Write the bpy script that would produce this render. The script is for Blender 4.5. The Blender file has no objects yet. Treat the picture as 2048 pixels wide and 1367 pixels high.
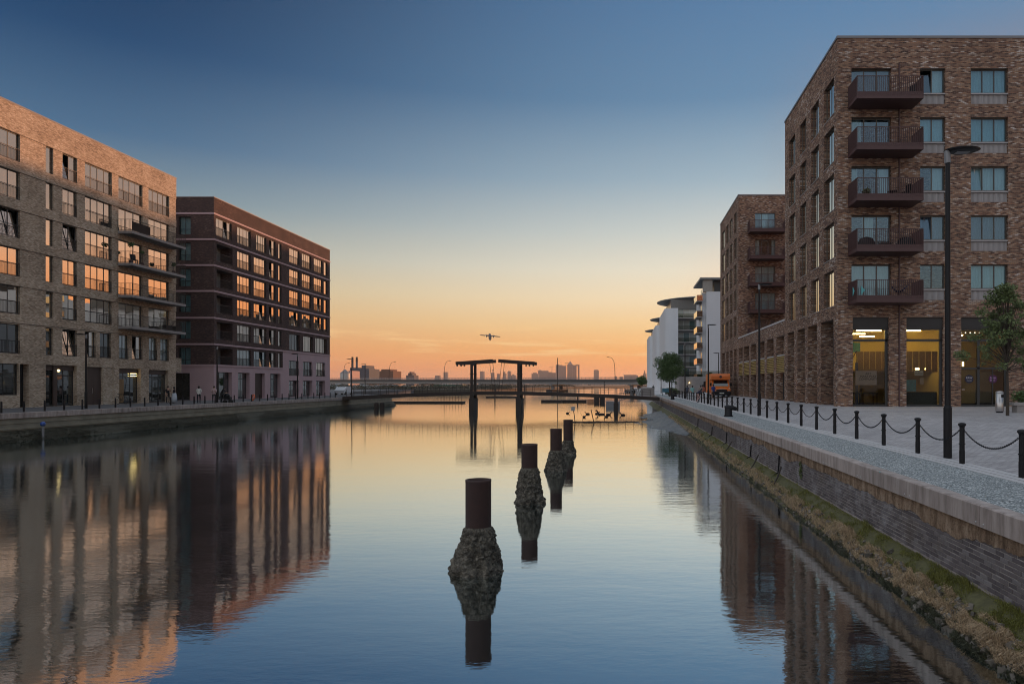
import bpy, bmesh, math, random
import numpy as np
from mathutils import Vector, Matrix, Euler, noise as mnoise
random.seed(7); np.random.seed(7)
R = math.radians; PI = math.pi
sc = bpy.context.scene
COL = sc.collection

# ------------------------------------------------------------------ camera
cd = bpy.data.cameras.new('camera'); cam = bpy.data.objects.new('camera', cd); COL.objects.link(cam)
cd.sensor_width = 36; cd.sensor_fit = 'HORIZONTAL'; cd.lens = 1400/2048*36
cd.shift_x = -221/2048; cd.shift_y = 84.5/2048
cd.clip_start = .2; cd.clip_end = 30000
cam.location = (0, 0, 3.6); cam.rotation_euler = (R(90), 0, 0)
sc.camera = cam
EYE = 3.6; F = 1400.0; HAZE = 9e-5

# ------------------------------------------------------------------ render, exposure
sc.render.engine = 'CYCLES'
sc.view_settings.view_transform = 'Standard'
try: sc.view_settings.look = 'None'
except Exception: pass
sc.view_settings.exposure = 0.0; sc.view_settings.gamma = 1; sc.view_settings.use_curve_mapping = False
cy = sc.cycles
cy.use_denoising = True
cy.max_bounces = 7; cy.diffuse_bounces = 3; cy.glossy_bounces = 4; cy.transmission_bounces = 4; cy.transparent_max_bounces = 12
cy.volume_bounces = 0; cy.caustics_reflective = False; cy.caustics_refractive = False
cy.sample_clamp_indirect = 4.0; cy.filter_width = 1.05

# ------------------------------------------------------------------ sky
SUN_AZ, SUN_EL = 40.0, 1.35
def lin(c):
    return tuple((x/255/12.92) if x/255 <= .04045 else ((x/255+.055)/1.055)**2.4 for x in c)
def nodes_of(nt):
    N = nt.nodes; L = nt.links
    def nd(t, **kw):
        n = N.new(t)
        for k, v in kw.items(): setattr(n, k, v)
        return n
    def setin(n, i, v):
        if isinstance(v, bpy.types.NodeSocket): L.new(v, n.inputs[i])
        elif v is not None: n.inputs[i].default_value = v
    def math_(op, a, b=None, c=None, clamp=False):
        n = nd('ShaderNodeMath', operation=op); n.use_clamp = clamp
        setin(n, 0, a); setin(n, 1, b); setin(n, 2, c); return n.outputs[0]
    def vmath(op, a, b=None):
        n = nd('ShaderNodeVectorMath', operation=op); setin(n, 0, a); setin(n, 1, b)
        return n.outputs['Value'] if op in ('DOT_PRODUCT', 'LENGTH') else n.outputs[0]
    def mix(f, a, b, kind='MIX'):
        n = nd('ShaderNodeMix', data_type='RGBA', blend_type=kind); setin(n, 0, f)
        for i, v in ((6, a), (7, b)):
            if isinstance(v, tuple) and len(v) == 3: v = v+(1,)
            setin(n, i, v)
        return n.outputs[2]
    def ramp(f, stops, interp='LINEAR'):
        n = nd('ShaderNodeValToRGB'); r = n.color_ramp; r.interpolation = interp
        while len(r.elements) < len(stops): r.elements.new(.5)
        for e, (p, c) in zip(r.elements, stops): e.position = p; e.color = tuple(c)+(1,)
        setin(n, 0, f); return n.outputs[0]
    def smooth(x, a, b):
        n = nd('ShaderNodeMapRange', interpolation_type='SMOOTHSTEP'); setin(n, 0, x)
        n.inputs[1].default_value = a; n.inputs[2].default_value = b; return n.outputs[0]
    def noise(vec, scale, detail=3, rough=.55):
        n = nd('ShaderNodeTexNoise'); setin(n, 'Vector', vec); n.inputs['Scale'].default_value = scale
        n.inputs['Detail'].default_value = detail; n.inputs['Roughness'].default_value = rough; return n.outputs['Fac']
    return nd, setin, math_, vmath, mix, ramp, smooth, noise, L

W = bpy.data.worlds.new('World'); sc.world = W; W.use_nodes = True
W.node_tree.nodes.clear()
nd, setin, math_, vmath, mix, ramp, smooth, noise, L = nodes_of(W.node_tree)
tc = nd('ShaderNodeTexCoord'); sep = nd('ShaderNodeSeparateXYZ'); L.new(tc.outputs['Generated'], sep.inputs[0])
sz = math_('MAXIMUM', sep.outputs[2], 0.0)
hl = math_('SQRT', math_('ADD', math_('MULTIPLY', sep.outputs[0], sep.outputs[0]), math_('MULTIPLY', sep.outputs[1], sep.outputs[1])))
hl = math_('MAXIMUM', hl, 1e-4)
sa = (math.sin(R(SUN_AZ)), math.cos(R(SUN_AZ)))
dz = math_('DIVIDE', math_('ADD', math_('MULTIPLY', sep.outputs[0], sa[0]), math_('MULTIPLY', sep.outputs[1], sa[1])), hl)
def S(*st): return [(p, lin(c)) for p, c in st]
sunside = ramp(sz, S((0, (252,154,82)), (.018, (254,162,90)), (.05, (254,188,112)), (.08, (252,211,150)), (.12, (250,228,190)), (.16, (238,230,208)),
                     (.21, (208,214,208)), (.28, (160,183,196)), (.376, (104,142,174)), (.48, (88,128,167)), (.66, (188,198,210)), (1, (210,216,224))))
farside = ramp(sz, S((0, (232,138,92)), (.02, (232,146,94)), (.05, (228,162,108)), (.09, (216,180,132)), (.12, (204,186,150)), (.165, (172,176,166)),
                     (.22, (122,144,156)), (.28, (74,110,142)), (.376, (30,73,113)), (.48, (13,48,84)), (.66, (112,140,168)), (1, (210,216,224))))
backside = ramp(sz, S((0, (236,222,212)), (.06, (242,230,220)), (.15, (234,232,230)), (.3, (220,228,238)), (.5, (212,222,238)), (1, (210,216,224))))
f1 = smooth(dz, .2, .97)
sky = mix(f1, farside, sunside)
f2 = smooth(dz, .02, -.7)
sky = mix(f2, sky, backside)
# the warm glow round the place where the sun goes down
gl = math_('MULTIPLY', smooth(dz, .8, .98), smooth(sz, .27, .07))
sky = mix(math_('MULTIPLY', gl, .8), sky, lin((255,142,66)))
# above the glow the sky over the sunset turns a dim mauve before it goes blue
mv = math_('MULTIPLY', smooth(dz, .86, .99), math_('MULTIPLY', smooth(sz, .13, .22), smooth(sz, .46, .3)))
sky = mix(math_('MULTIPLY', mv, .8), sky, lin((150,130,126)))
# thin streaks of cirrus low over the horizon
mp = nd('ShaderNodeMapping'); L.new(tc.outputs['Generated'], mp.inputs[0]); mp.inputs['Scale'].default_value = (5.0, 5.0, 75.0); mp.inputs['Rotation'].default_value = (0, R(2.6), 0)
cl = noise(mp.outputs[0], 1.0, 5, .6)
cm = math_('MULTIPLY', math_('MULTIPLY', smooth(cl, .5, .68), smooth(sz, .012, .035)), smooth(sz, .1, .06))
sky = mix(math_('MULTIPLY', cm, .7), sky, lin((255,214,150)))
bg = nd('ShaderNodeBackground'); L.new(sky, bg.inputs[0]); bg.inputs[1].default_value = 1.0
wo = nd('ShaderNodeOutputWorld'); L.new(bg.outputs[0], wo.inputs[0])
W.cycles.sampling_method = 'MANUAL'; W.cycles.sample_map_resolution = 1024

# ------------------------------------------------------------------ sun: the last low light
sd = bpy.data.lights.new('sun', 'SUN'); sd.energy = 4.2; sd.angle = R(.9); sd.color = (1, .46, .22)
sun = bpy.data.objects.new('sun', sd); COL.objects.link(sun)
sun.rotation_euler = Vector((-math.sin(R(SUN_AZ))*math.cos(R(SUN_EL)), -math.cos(R(SUN_AZ))*math.cos(R(SUN_EL)), -math.sin(R(SUN_EL)))).to_track_quat('-Z', 'Y').to_euler()

# ------------------------------------------------------------------ materials
MATS = {}
def newmat(name):
    m = bpy.data.materials.new(name); m.use_nodes = True; m.node_tree.nodes.clear(); MATS[name] = m
    return m, nodes_of(m.node_tree)
def finish(m, h, shader):
    nd, *_ , L = h; o = nd('ShaderNodeOutputMaterial'); L.new(shader, o.inputs[0]); return m
def principled(h, color, rough=.7, metal=0., normal=None, spec=.5):
    nd, setin, *_ , L = h
    p = nd('ShaderNodeBsdfPrincipled')
    if isinstance(color, tuple): color = color[:3]+(1,)
    setin(p, 'Base Color', color); setin(p, 'Roughness', rough); setin(p, 'Metallic', metal)
    p.inputs['Specular IOR Level'].default_value = spec
    if normal is not None: L.new(normal, p.inputs['Normal'])
    return p.outputs[0]
def bumpn(h, height, strength=.3, dist=.02):
    nd, setin, *_ , L = h
    b = nd('ShaderNodeBump'); b.inputs['Strength'].default_value = strength; b.inputs['Distance'].default_value = dist
    L.new(height, b.inputs['Height']); return b.outputs[0]
def mat(name, rgb, rough=.7, metal=0., vary=.2, scale=2.0, bump=0., bscale=30., spec=.5, rnd=0.):
    m, h = newmat(name); nd, setin, math_, vmath, mix, ramp, smooth, noise, L = h
    g = nd('ShaderNodeNewGeometry'); P = g.outputs['Position']
    n1 = noise(P, scale, 5, .6)
    c = mix(n1, tuple(x*(1-vary) for x in rgb), tuple(min(1, x*(1+vary)) for x in rgb))
    if rnd:
        f = g.outputs['Random Per Island']
        c = mix(f, mix(rnd, c, tuple(x*.35 for x in rgb)), mix(rnd, c, tuple(min(1, x*1.7) for x in rgb)))
    nrm = bumpn(h, noise(P, bscale, 4, .6), bump, .02) if bump else None
    return finish(m, h, principled(h, c, rough, metal, nrm, spec))
def uvwall(h):
    nd, setin, math_, vmath, mix, ramp, smooth, noise, L = h
    g = nd('ShaderNodeNewGeometry'); p = nd('ShaderNodeSeparateXYZ'); n = nd('ShaderNodeSeparateXYZ')
    L.new(g.outputs['Position'], p.inputs[0]); L.new(g.outputs['True Normal'], n.inputs[0])
    u = math_('ADD', math_('MULTIPLY', p.outputs[0], math_('ABSOLUTE', n.outputs[1])), math_('MULTIPLY', p.outputs[1], math_('ABSOLUTE', n.outputs[0])))
    v = math_('ADD', p.outputs[2], math_('MULTIPLY', p.outputs[1], math_('ABSOLUTE', n.outputs[2])))
    c = nd('ShaderNodeCombineXYZ'); L.new(u, c.inputs[0]); L.new(v, c.inputs[1])
    return g, c.outputs[0]
def brick(name, stops, mortar, bw=.225, bh=.075, ms=.011, bump=.5, cloud=.35, rough=.85):
    m, h = newmat(name); nd, setin, math_, vmath, mix, ramp, smooth, noise, L = h
    g, uv = uvwall(h)
    b = nd('ShaderNodeTexBrick'); L.new(uv, b.inputs['Vector'])
    b.inputs['Color1'].default_value = (0,0,0,1); b.inputs['Color2'].default_value = (1,1,1,1); b.inputs['Mortar'].default_value = (.5,.5,.5,1)
    b.inputs['Scale'].default_value = 1; b.inputs['Mortar Size'].default_value = ms; b.inputs['Mortar Smooth'].default_value = .1
    b.inputs['Bias'].default_value = 0; b.inputs['Brick Width'].default_value = bw; b.inputs['Row Height'].default_value = bh
    sp = nd('ShaderNodeSeparateColor'); L.new(b.outputs['Color'], sp.inputs[0])
    P = g.outputs['Position']
    lo = noise(P, .55, 4, .6)
    val = math_('ADD', math_('MULTIPLY', sp.outputs[0], 1-cloud), math_('MULTIPLY', smooth(lo, .3, .72), cloud))
    c = ramp(val, stops)
    c = mix(b.outputs['Fac'], c, mortar)
    c = mix(.5, c, mix(noise(P, .25, 3), (.25,.25,.25), (.75,.75,.75)), 'OVERLAY')
    hgt = math_('ADD', math_('MULTIPLY', math_('SUBTRACT', 1.0, b.outputs['Fac']), 1.0), math_('MULTIPLY', sp.outputs[0], .6))
    return finish(m, h, principled(h, c, rough, 0, bumpn(h, hgt, bump, .012), .3))

M = {}
M['buff'] = brick('buff_brick', [(0, (.2,.15,.105)), (.3, (.39,.3,.215)), (.55, (.53,.43,.32)), (.8, (.64,.53,.41)), (1, (.77,.68,.57))], (.3,.25,.2))
M['darkbrick'] = brick('dark_brick', [(0, (.034,.02,.022)), (.4, (.066,.038,.036)), (.75, (.105,.06,.05)), (1, (.2,.14,.12))], (.07,.055,.052))
M['redbrick'] = brick('red_brown_brick', [(0, (.05,.028,.023)), (.28, (.13,.063,.046)), (.45, (.24,.125,.08)), (.62, (.32,.18,.11)), (.78, (.36,.24,.165)), (.9, (.48,.41,.37)), (1, (.68,.61,.58))], (.17,.135,.11), bh=.078, bw=.25, cloud=.2)
M['pink'] = mat('pink_concrete', (.47,.34,.36), .8, vary=.12, scale=.8, bump=.1, bscale=20)
M['concrete'] = mat('concrete', (.3,.28,.27), .85, vary=.25, scale=1.3, bump=.2, bscale=14)
M['paleconc'] = mat('pale_concrete', (.5,.49,.49), .8, vary=.15, scale=2, bump=.15, bscale=30)
M['white'] = mat('white_render', (.62,.63,.65), .75, vary=.07, scale=.5)
M['roofgrey'] = mat('roof_metal', (.17,.17,.17), .45, vary=.1)
M['capping'] = mat('parapet_capping', (.2,.2,.21), .4, vary=.1)
M['frame'] = mat('window_frame_dark', (.03,.032,.033), .45, vary=.1)
M['framebr'] = mat('window_frame_bronze', (.085,.075,.065), .4, .3, vary=.1)
M['railing'] = mat('railing_dark', (.022,.022,.024), .5, vary=.1)
M['rust'] = mat('balcony_oxide_red', (.075,.035,.034), .55, vary=.2, scale=4)
M['black'] = mat('black_paint', (.008,.008,.01), .45, vary=.15, spec=.25)
M['dark'] = mat('dark_void', (.012,.012,.013), .9)
M['grey'] = mat('grey_metal', (.22,.22,.23), .5, .2, vary=.1)
M['panel'] = mat('grey_ribbed_panel', (.36,.34,.34), .6, vary=.1)
M['ltgrey'] = mat('light_grey_panel', (.34,.35,.35), .8, vary=.06)
M['browndoor'] = mat('brown_door', (.055,.036,.03), .5, vary=.15)
M['wood'] = mat('timber', (.2,.125,.055), .6, vary=.3, scale=5)
M['louvre'] = mat('louvre_yellow_bronze', (.55,.4,.14), .5, 0., vary=.15)
M['curtain'] = mat('curtain_teal', (.3,.42,.42), .9, vary=.15, scale=6)
M['curtainw'] = mat('curtain_white', (.5,.51,.47), .9, vary=.12, scale=6)
M['curtaind'] = mat('curtain_dark', (.12,.12,.15), .9, vary=.2, scale=6)
M['wallroom'] = mat('room_wall', (.62,.49,.18), .9, vary=.08)
M['floorroom'] = mat('room_floor', (.1,.09,.08), .7)
M['asphalt'] = mat('asphalt', (.09,.09,.095), .9, vary=.2, scale=3, bump=.2, bscale=60)
M['rubber'] = mat('rubber', (.015,.015,.015), .8)
M['steel'] = mat('brushed_steel', (.5,.48,.47), .32, .9, vary=.1)
M['orange'] = mat('van_orange', (.62,.15,.025), .35, vary=.05)
M['bark'] = mat('bark', (.055,.042,.032), .9, vary=.4, scale=12, bump=.5, bscale=25)
M['leaf'] = mat('leaf_green', (.1,.135,.045), .6, vary=.35, scale=1.5, rnd=.6)
M['leafd'] = mat('leaf_dark_green', (.065,.115,.032), .6, vary=.35, scale=1.5, rnd=.6)
M['scrub'] = mat('scrub_leaf', (.075,.068,.045), .8, vary=.4, scale=.5, rnd=.6)
M['grass'] = mat('bank_moss', (.2,.2,.045), .8, vary=.4, scale=1.1, rnd=.7)
M['straw'] = mat('bank_straw', (.56,.42,.27), .8, vary=.4, scale=1.1, rnd=.65)
M['weed'] = mat('wet_weed', (.08,.085,.05), .5, vary=.5, scale=3, rnd=.7)
M['mud'] = mat('mud', (.085,.075,.068), .42, vary=.6, scale=1.6, bump=.9, bscale=5)
M['bankmud'] = mat('bank_mud', (.1,.095,.04), .85, vary=.75, scale=9, bump=.6, bscale=6)
M['darkbank'] = mat('wet_bank', (.055,.05,.03), .7, vary=.5, scale=1.5, bump=.6, bscale=8)
m, h = newmat('crumbling_render'); nd, setin, math_, vmath, mix, ramp, smooth, noise, L = h
g = nd('ShaderNodeNewGeometry'); P = g.outputs['Position']
mp = nd('ShaderNodeMapping'); L.new(P, mp.inputs[0]); mp.inputs['Scale'].default_value = (2, 2, .7)
n1 = noise(mp.outputs[0], 2.2, 8, .72)
c = ramp(n1, [(.3, (.1,.07,.05)), (.45, (.25,.17,.115)), (.56, (.4,.285,.2)), (.7, (.52,.41,.31))])
c = mix(smooth(noise(P, 26, 3, .6), .56, .7), c, (.12,.085,.06))
M['rendered'] = finish(m, h, principled(h, c, .95, 0, bumpn(h, math_('ADD', noise(P, 14, 6, .7), noise(P, 45, 3, .6)), 1., .03), .2))
M['soil'] = mat('far_ground', (.09,.075,.055), .95, vary=.3, scale=.02)
M['timberdark'] = mat('weathered_steelwork', (.035,.025,.02), .75, vary=.4, scale=2)
M['skin'] = mat('skin', (.4,.24,.17), .6); M['hair'] = mat('hair', (.025,.018,.014), .7)
def emit(name, rgb, s):
    m, h = newmat(name); nd, *_ , L = h
    e = nd('ShaderNodeEmission'); e.inputs[0].default_value = tuple(rgb)+(1,); e.inputs[1].default_value = s
    M[name] = finish(m, h, e.outputs[0])
emit('tube', (1, .72, .27), 62.0); emit('tubedim', (1, .7, .25), 6.0); emit('globe', (1, .72, .3), 4.0); emit('exit', (.1, .8, .3), .6); emit('spot', (1, .85, .6), 6)
def glass_mirror(name, dark, refl, tint=(1,1,1), rough=.01, wob=.0, pw=1.0):
    m, h = newmat(name); nd, setin, math_, vmath, mix, ramp, smooth, noise, L = h
    d = principled(h, dark, .5, spec=0.); g = nd('ShaderNodeBsdfGlossy'); g.inputs[0].default_value = tuple(tint)+(1,); g.inputs['Roughness'].default_value = rough
    if wob:
        gg = nd('ShaderNodeNewGeometry'); L.new(bumpn(h, noise(gg.outputs['Position'], .9, 1), wob, .02), g.inputs['Normal'])
    lw = nd('ShaderNodeLayerWeight'); lw.inputs[0].default_value = .5
    f = math_('ADD', refl, math_('MULTIPLY', math_('POWER', lw.outputs['Facing'], pw), .9-refl), clamp=True)
    mx = nd('ShaderNodeMixShader'); L.new(f, mx.inputs[0]); L.new(d, mx.inputs[1]); L.new(g.outputs[0], mx.inputs[2])
    M[name] = finish(m, h, mx.outputs[0])
glass_mirror('glass', (.012,.014,.014), .66, (1,.93,.82), .012, .1)
glass_mirror('glassdark', (.012,.016,.017), .1, (.9,.95,.95), .02, .06, 2.0)
glass_mirror('glassteal', (.085,.15,.15), .12, (.9,.95,.95), .02, .06)
glass_mirror('glasspale', (.34,.36,.34), .1, (.9,.95,.95), .02, .06)
def glass_clear(name, refl, tint=(.92,.95,.94), gt=(1,1,1)):
    m, h = newmat(name); nd, setin, math_, vmath, mix, ramp, smooth, noise, L = h
    t = nd('ShaderNodeBsdfTransparent'); t.inputs[0].default_value = tuple(tint)+(1,)
    g = nd('ShaderNodeBsdfGlossy'); g.inputs['Roughness'].default_value = .01; g.inputs[0].default_value = tuple(gt)+(1,)
    lw = nd('ShaderNodeLayerWeight'); lw.inputs[0].default_value = .5
    f = math_('ADD', refl, math_('MULTIPLY', math_('POWER', lw.outputs['Facing'], 3.0), .9-refl), clamp=True)
    mx = nd('ShaderNodeMixShader'); L.new(f, mx.inputs[0]); L.new(t.outputs[0], mx.inputs[1]); L.new(g.outputs[0], mx.inputs[2])
    M[name] = finish(m, h, mx.outputs[0])
glass_clear('clear', .015, (.7,.7,.66)); glass_clear('clearblue', .085, (.78,.9,.94), (.72,.88,1))
# water: dark and mirror-like, with small ripples that lie across the view
m, h = newmat('water'); nd, setin, math_, vmath, mix, ramp, smooth, noise, L = h
g = nd('ShaderNodeNewGeometry'); P = g.outputs['Position']
mp = nd('ShaderNodeMapping'); L.new(P, mp.inputs[0]); mp.inputs['Scale'].default_value = (.55, 1.25, 1)
mp2 = nd('ShaderNodeMapping'); L.new(P, mp2.inputs[0]); mp2.inputs['Scale'].default_value = (.16, .42, 1); mp2.inputs['Rotation'].default_value = (0,0,R(14))
patch = smooth(noise(P, .035, 3, .55), .38, .68)
sx = nd('ShaderNodeSeparateXYZ'); L.new(P, sx.inputs[0])
leftw = smooth(sx.outputs[0], -4.0, -14.0)
amp = math_('ADD', .24, math_('MULTIPLY', patch, math_('SUBTRACT', .5, math_('MULTIPLY', leftw, .28))))
hg = math_('ADD', math_('MULTIPLY', noise(mp.outputs[0], 3.2, 4, .6), .35), math_('MULTIPLY', noise(mp2.outputs[0], 1.6, 3, .5), .65))
hg = math_('MULTIPLY', hg, amp)
nrm = bumpn(h, hg, .55, .045)
gl = nd('ShaderNodeBsdfGlossy'); L.new(math_('ADD', .028, math_('MULTIPLY', leftw, .045)), gl.inputs['Roughness']); gl.inputs[0].default_value = (.9,.96,.98,1); L.new(nrm, gl.inputs['Normal'])
df = principled(h, (.012,.018,.016), .4, spec=0.)
lw = nd('ShaderNodeLayerWeight'); lw.inputs[0].default_value = .5
f = ramp(lw.outputs['Facing'], [(0, (.08,)*3), (.4, (.3,)*3), (.62, (.68,)*3), (.8, (.88,)*3), (1, (1,)*3)])
mx = nd('ShaderNodeMixShader'); L.new(f, mx.inputs[0]); L.new(df, mx.inputs[1]); L.new(gl.outputs[0], mx.inputs[2])
M['water'] = finish(m, h, mx.outputs[0])
# paving, gravel, quay bricks
m, h = newmat('block_paving'); nd, setin, math_, vmath, mix, ramp, smooth, noise, L = h
g = nd('ShaderNodeNewGeometry'); P = g.outputs['Position']
b = nd('ShaderNodeTexBrick'); L.new(P, b.inputs['Vector']); b.inputs['Scale'].default_value = 1
b.inputs['Color1'].default_value = (.32,.305,.31,1); b.inputs['Color2'].default_value = (.46,.44,.445,1); b.inputs['Mortar'].default_value = (.17,.165,.17,1)
b.inputs['Brick Width'].default_value = .24; b.inputs['Row Height'].default_value = .16; b.inputs['Mortar Size'].default_value = .008
c = mix(.6, b.outputs['Color'], mix(noise(P, .35, 5, .65), (.22,.22,.22), (.74,.74,.74)), 'OVERLAY')
M['paving'] = finish(m, h, principled(h, c, .75, 0, bumpn(h, math_('SUBTRACT', 1.0, b.outputs['Fac']), .4, .01)))
m, h = newmat('bound_gravel'); nd, setin, math_, vmath, mix, ramp, smooth, noise, L = h
g = nd('ShaderNodeNewGeometry'); P = g.outputs['Position']
v = nd('ShaderNodeTexVoronoi'); v.inputs['Scale'].default_value = 42; L.new(P, v.inputs['Vector'])
sp = nd('ShaderNodeSeparateColor'); L.new(v.outputs['Color'], sp.inputs[0])
c = ramp(sp.outputs[0], [(0, (.07,.082,.085)), (.45, (.2,.225,.23)), (.8, (.36,.385,.39)), (1, (.75,.77,.76))])
c = mix(.5, c, mix(noise(P, .6, 4, .6), (.3,.3,.3), (.7,.7,.7)), 'OVERLAY')
M['gravel'] = finish(m, h, principled(h, c, .8, 0, bumpn(h, v.outputs['Distance'], .6, .02)))
m, h = newmat('quay_brick'); nd, setin, math_, vmath, mix, ramp, smooth, noise, L = h
g = nd('ShaderNodeNewGeometry'); P = g.outputs['Position']; oi = nd('ShaderNodeObjectInfo')
rv = math_('FRACT', math_('ADD', oi.outputs['Random'], g.outputs['Random Per Island']))
c = ramp(rv, [(0, (.1,.086,.092)), (.4, (.135,.117,.122)), (.8, (.17,.15,.152)), (1, (.22,.205,.21))])
c = mix(math_('MULTIPLY', smooth(noise(P, 1.3, 5, .65), .5, .72), .5), c, (.4,.4,.42))
c = mix(math_('MULTIPLY', smooth(noise(P, .8, 4, .6), .55, .75), .5), c, (.13,.1,.075))
M['qbrick'] = finish(m, h, principled(h, c, .85, 0, bumpn(h, noise(P, 40, 4), .5, .01), .3))
m, h = newmat('coping_concrete'); nd, setin, math_, vmath, mix, ramp, smooth, noise, L = h
g = nd('ShaderNodeNewGeometry'); P = g.outputs['Position']; oi = nd('ShaderNodeObjectInfo')
mp = nd('ShaderNodeMapping'); L.new(P, mp.inputs[0]); mp.inputs['Scale'].default_value = (3, 3, .5)
c = ramp(noise(mp.outputs[0], 1.4, 7, .7), [(.3, (.18,.145,.125)), (.47, (.34,.285,.26)), (.7, (.5,.43,.4))])
c = mix(math_('MULTIPLY', smooth(noise(mp.outputs[0], 4, 4, .6), .6, .78), .5), c, (.14,.115,.1))
c = mix(.35, c, mix(oi.outputs['Random'], (.35,.35,.35), (.65,.65,.65)), 'OVERLAY')
M['coping'] = finish(m, h, principled(h, c, .7, 0, bumpn(h, noise(P, 30, 4), .2, .01)))
# piling: rusty pipe and barnacle crust
m, h = newmat('rusty_pipe'); nd, setin, math_, vmath, mix, ramp, smooth, noise, L = h
g = nd('ShaderNodeNewGeometry'); P = g.outputs['Position']
c = mix(noise(P, 6, 6, .65), (.02,.011,.011), (.06,.027,.021))
M['rustpipe'] = finish(m, h, principled(h, c, .75, 0, bumpn(h, noise(P, 25, 4), .3, .01)))
m, h = newmat('barnacle_crust'); nd, setin, math_, vmath, mix, ramp, smooth, noise, L = h
g = nd('ShaderNodeNewGeometry'); P = g.outputs['Position']
v = nd('ShaderNodeTexVoronoi'); v.inputs['Scale'].default_value = 26; L.new(P, v.inputs['Vector'])
c = ramp(noise(P, 9, 7, .75), [(0, (.015,.013,.011)), (.42, (.05,.044,.035)), (.55, (.13,.115,.09)), (.68, (.28,.25,.2)), (1, (.46,.42,.35))])
M['crust'] = finish(m, h, principled(h, c, .9, 0, bumpn(h, math_('ADD', v.outputs['Distance'], noise(P, 16, 5)), .9, .03)))

# ------------------------------------------------------------------ mesh helpers
class MB:
    def __init__(s): s.v = []; s.f = []; s.mi = []; s.cur = 0
    def add(s, vs, fs):
        b = len(s.v); s.v += [tuple(p) for p in vs]; s.f += [tuple(i+b for i in f) for f in fs]; s.mi += [s.cur]*len(fs)
        return s
    def box(s, x0, y0, z0, x1, y1, z1):
        return s.add([(x0,y0,z0),(x1,y0,z0),(x1,y1,z0),(x0,y1,z0),(x0,y0,z1),(x1,y0,z1),(x1,y1,z1),(x0,y1,z1)],
                     [(0,3,2,1),(4,5,6,7),(0,1,5,4),(1,2,6,5),(2,3,7,6),(3,0,4,7)])
    def obox(s, c, hx, hy, hz, m=None):
        vs = [Vector((a*hx, b*hy, d*hz)) for d in (-1,1) for a, b in ((-1,-1),(1,-1),(1,1),(-1,1))]
        if m is not None: vs = [m @ p for p in vs]
        c = Vector(c)
        return s.add([p+c for p in vs], [(0,3,2,1),(4,5,6,7),(0,1,5,4),(1,2,6,5),(2,3,7,6),(3,0,4,7)])
    def quad(s, a, b, c, d): return s.add([a,b,c,d], [(0,1,2,3)])
    def tube(s, pts, r, n=8, cap=True):
        pts = [Vector(p) for p in pts]; rs = r if isinstance(r, (list, tuple)) else [r]*len(pts)
        rings = []; up = None
        for i, p in enumerate(pts):
            t = (pts[min(i+1, len(pts)-1)]-pts[max(i-1, 0)])
            if t.length < 1e-9: t = Vector((0,0,1))
            t.normalize()
            if up is None: up = Vector((1,0,0)) if abs(t.x) < .9 else Vector((0,1,0))
            a = up-t*up.dot(t)
            if a.length < 1e-4: a = t.orthogonal()
            a.normalize(); up = a; b = t.cross(a)
            rings.append([p+(a*math.cos(2*PI*k/n)+b*math.sin(2*PI*k/n))*rs[i] for k in range(n)])
        vs = [q for ri in rings for q in ri]; fs = []
        for i in range(len(pts)-1):
            for k in range(n):
                k2 = (k+1) % n; fs.append((i*n+k, i*n+k2, (i+1)*n+k2, (i+1)*n+k))
        if cap: fs.append(tuple(range(n-1, -1, -1))); fs.append(tuple((len(pts)-1)*n+k for k in range(n)))
        return s.add(vs, fs)
    def cyl(s, x, y, z0, z1, r0, r1=None, n=12): return s.tube([(x,y,z0),(x,y,z1)], [r0, r0 if r1 is None else r1], n)
    def lathe(s, prof, n=16, c=(0,0,0), sx=1, sy=1):
        vs = []; fs = []
        for (r, z) in prof:
            for k in range(n): vs.append((c[0]+r*math.cos(2*PI*k/n)*sx, c[1]+r*math.sin(2*PI*k/n)*sy, c[2]+z))
        for i in range(len(prof)-1):
            for k in range(n):
                k2 = (k+1) % n; fs.append((i*n+k, i*n+k2, (i+1)*n+k2, (i+1)*n+k))
        fs.append(tuple(range(n-1, -1, -1))); fs.append(tuple((len(prof)-1)*n+k for k in range(n)))
        return s.add(vs, fs)
    def prism(s, poly, z0, z1):
        n = len(poly)
        return s.add([(x,y,z0) for x, y in poly]+[(x,y,z1) for x, y in poly],
                     [tuple(range(n-1,-1,-1)), tuple(range(n, 2*n))]+[(i, (i+1) % n, n+(i+1) % n, n+i) for i in range(n)])
    def mesh(s, name, mats, smooth=False):
        me = bpy.data.meshes.new(name); me.from_pydata(s.v, [], s.f)
        for m in (mats if isinstance(mats, (list, tuple)) else [mats]): me.materials.append(m)
        if len(me.materials) > 1: me.polygons.foreach_set('material_index', s.mi)
        if smooth: me.polygons.foreach_set('use_smooth', [True]*len(me.polygons))
        me.update(); return me
def mesh_np(name, V, Fq, m, smooth=False):
    me = bpy.data.meshes.new(name); k = Fq.shape[1]
    me.vertices.add(len(V)); me.vertices.foreach_set('co', np.asarray(V, np.float32).ravel())
    me.loops.add(Fq.size); me.loops.foreach_set('vertex_index', Fq.astype(np.int32).ravel())
    me.polygons.add(len(Fq)); me.polygons.foreach_set('loop_start', np.arange(0, Fq.size, k, dtype=np.int32))
    me.materials.append(m); me.update(); me.validate(); return me
def put(name, me, parent=None, loc=(0,0,0), rot=(0,0,0)):
    o = bpy.data.objects.new(name, me); COL.objects.link(o)
    if parent is not None: o.parent = parent
    o.location = loc; o.rotation_euler = rot; return o
def tag(o, label=None, cat=None, group=None, kind=None):
    if label: o['label'] = label
    if cat: o['category'] = cat
    if group: o['group'] = group
    if kind: o['kind'] = kind
    return o
def thing(name, label, cat, loc=(0,0,0), group=None, rz=0):
    o = bpy.data.objects.new(name, None); COL.objects.link(o); o.location = loc; o.rotation_euler = (0,0,rz)
    return tag(o, label, cat, group)
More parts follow.
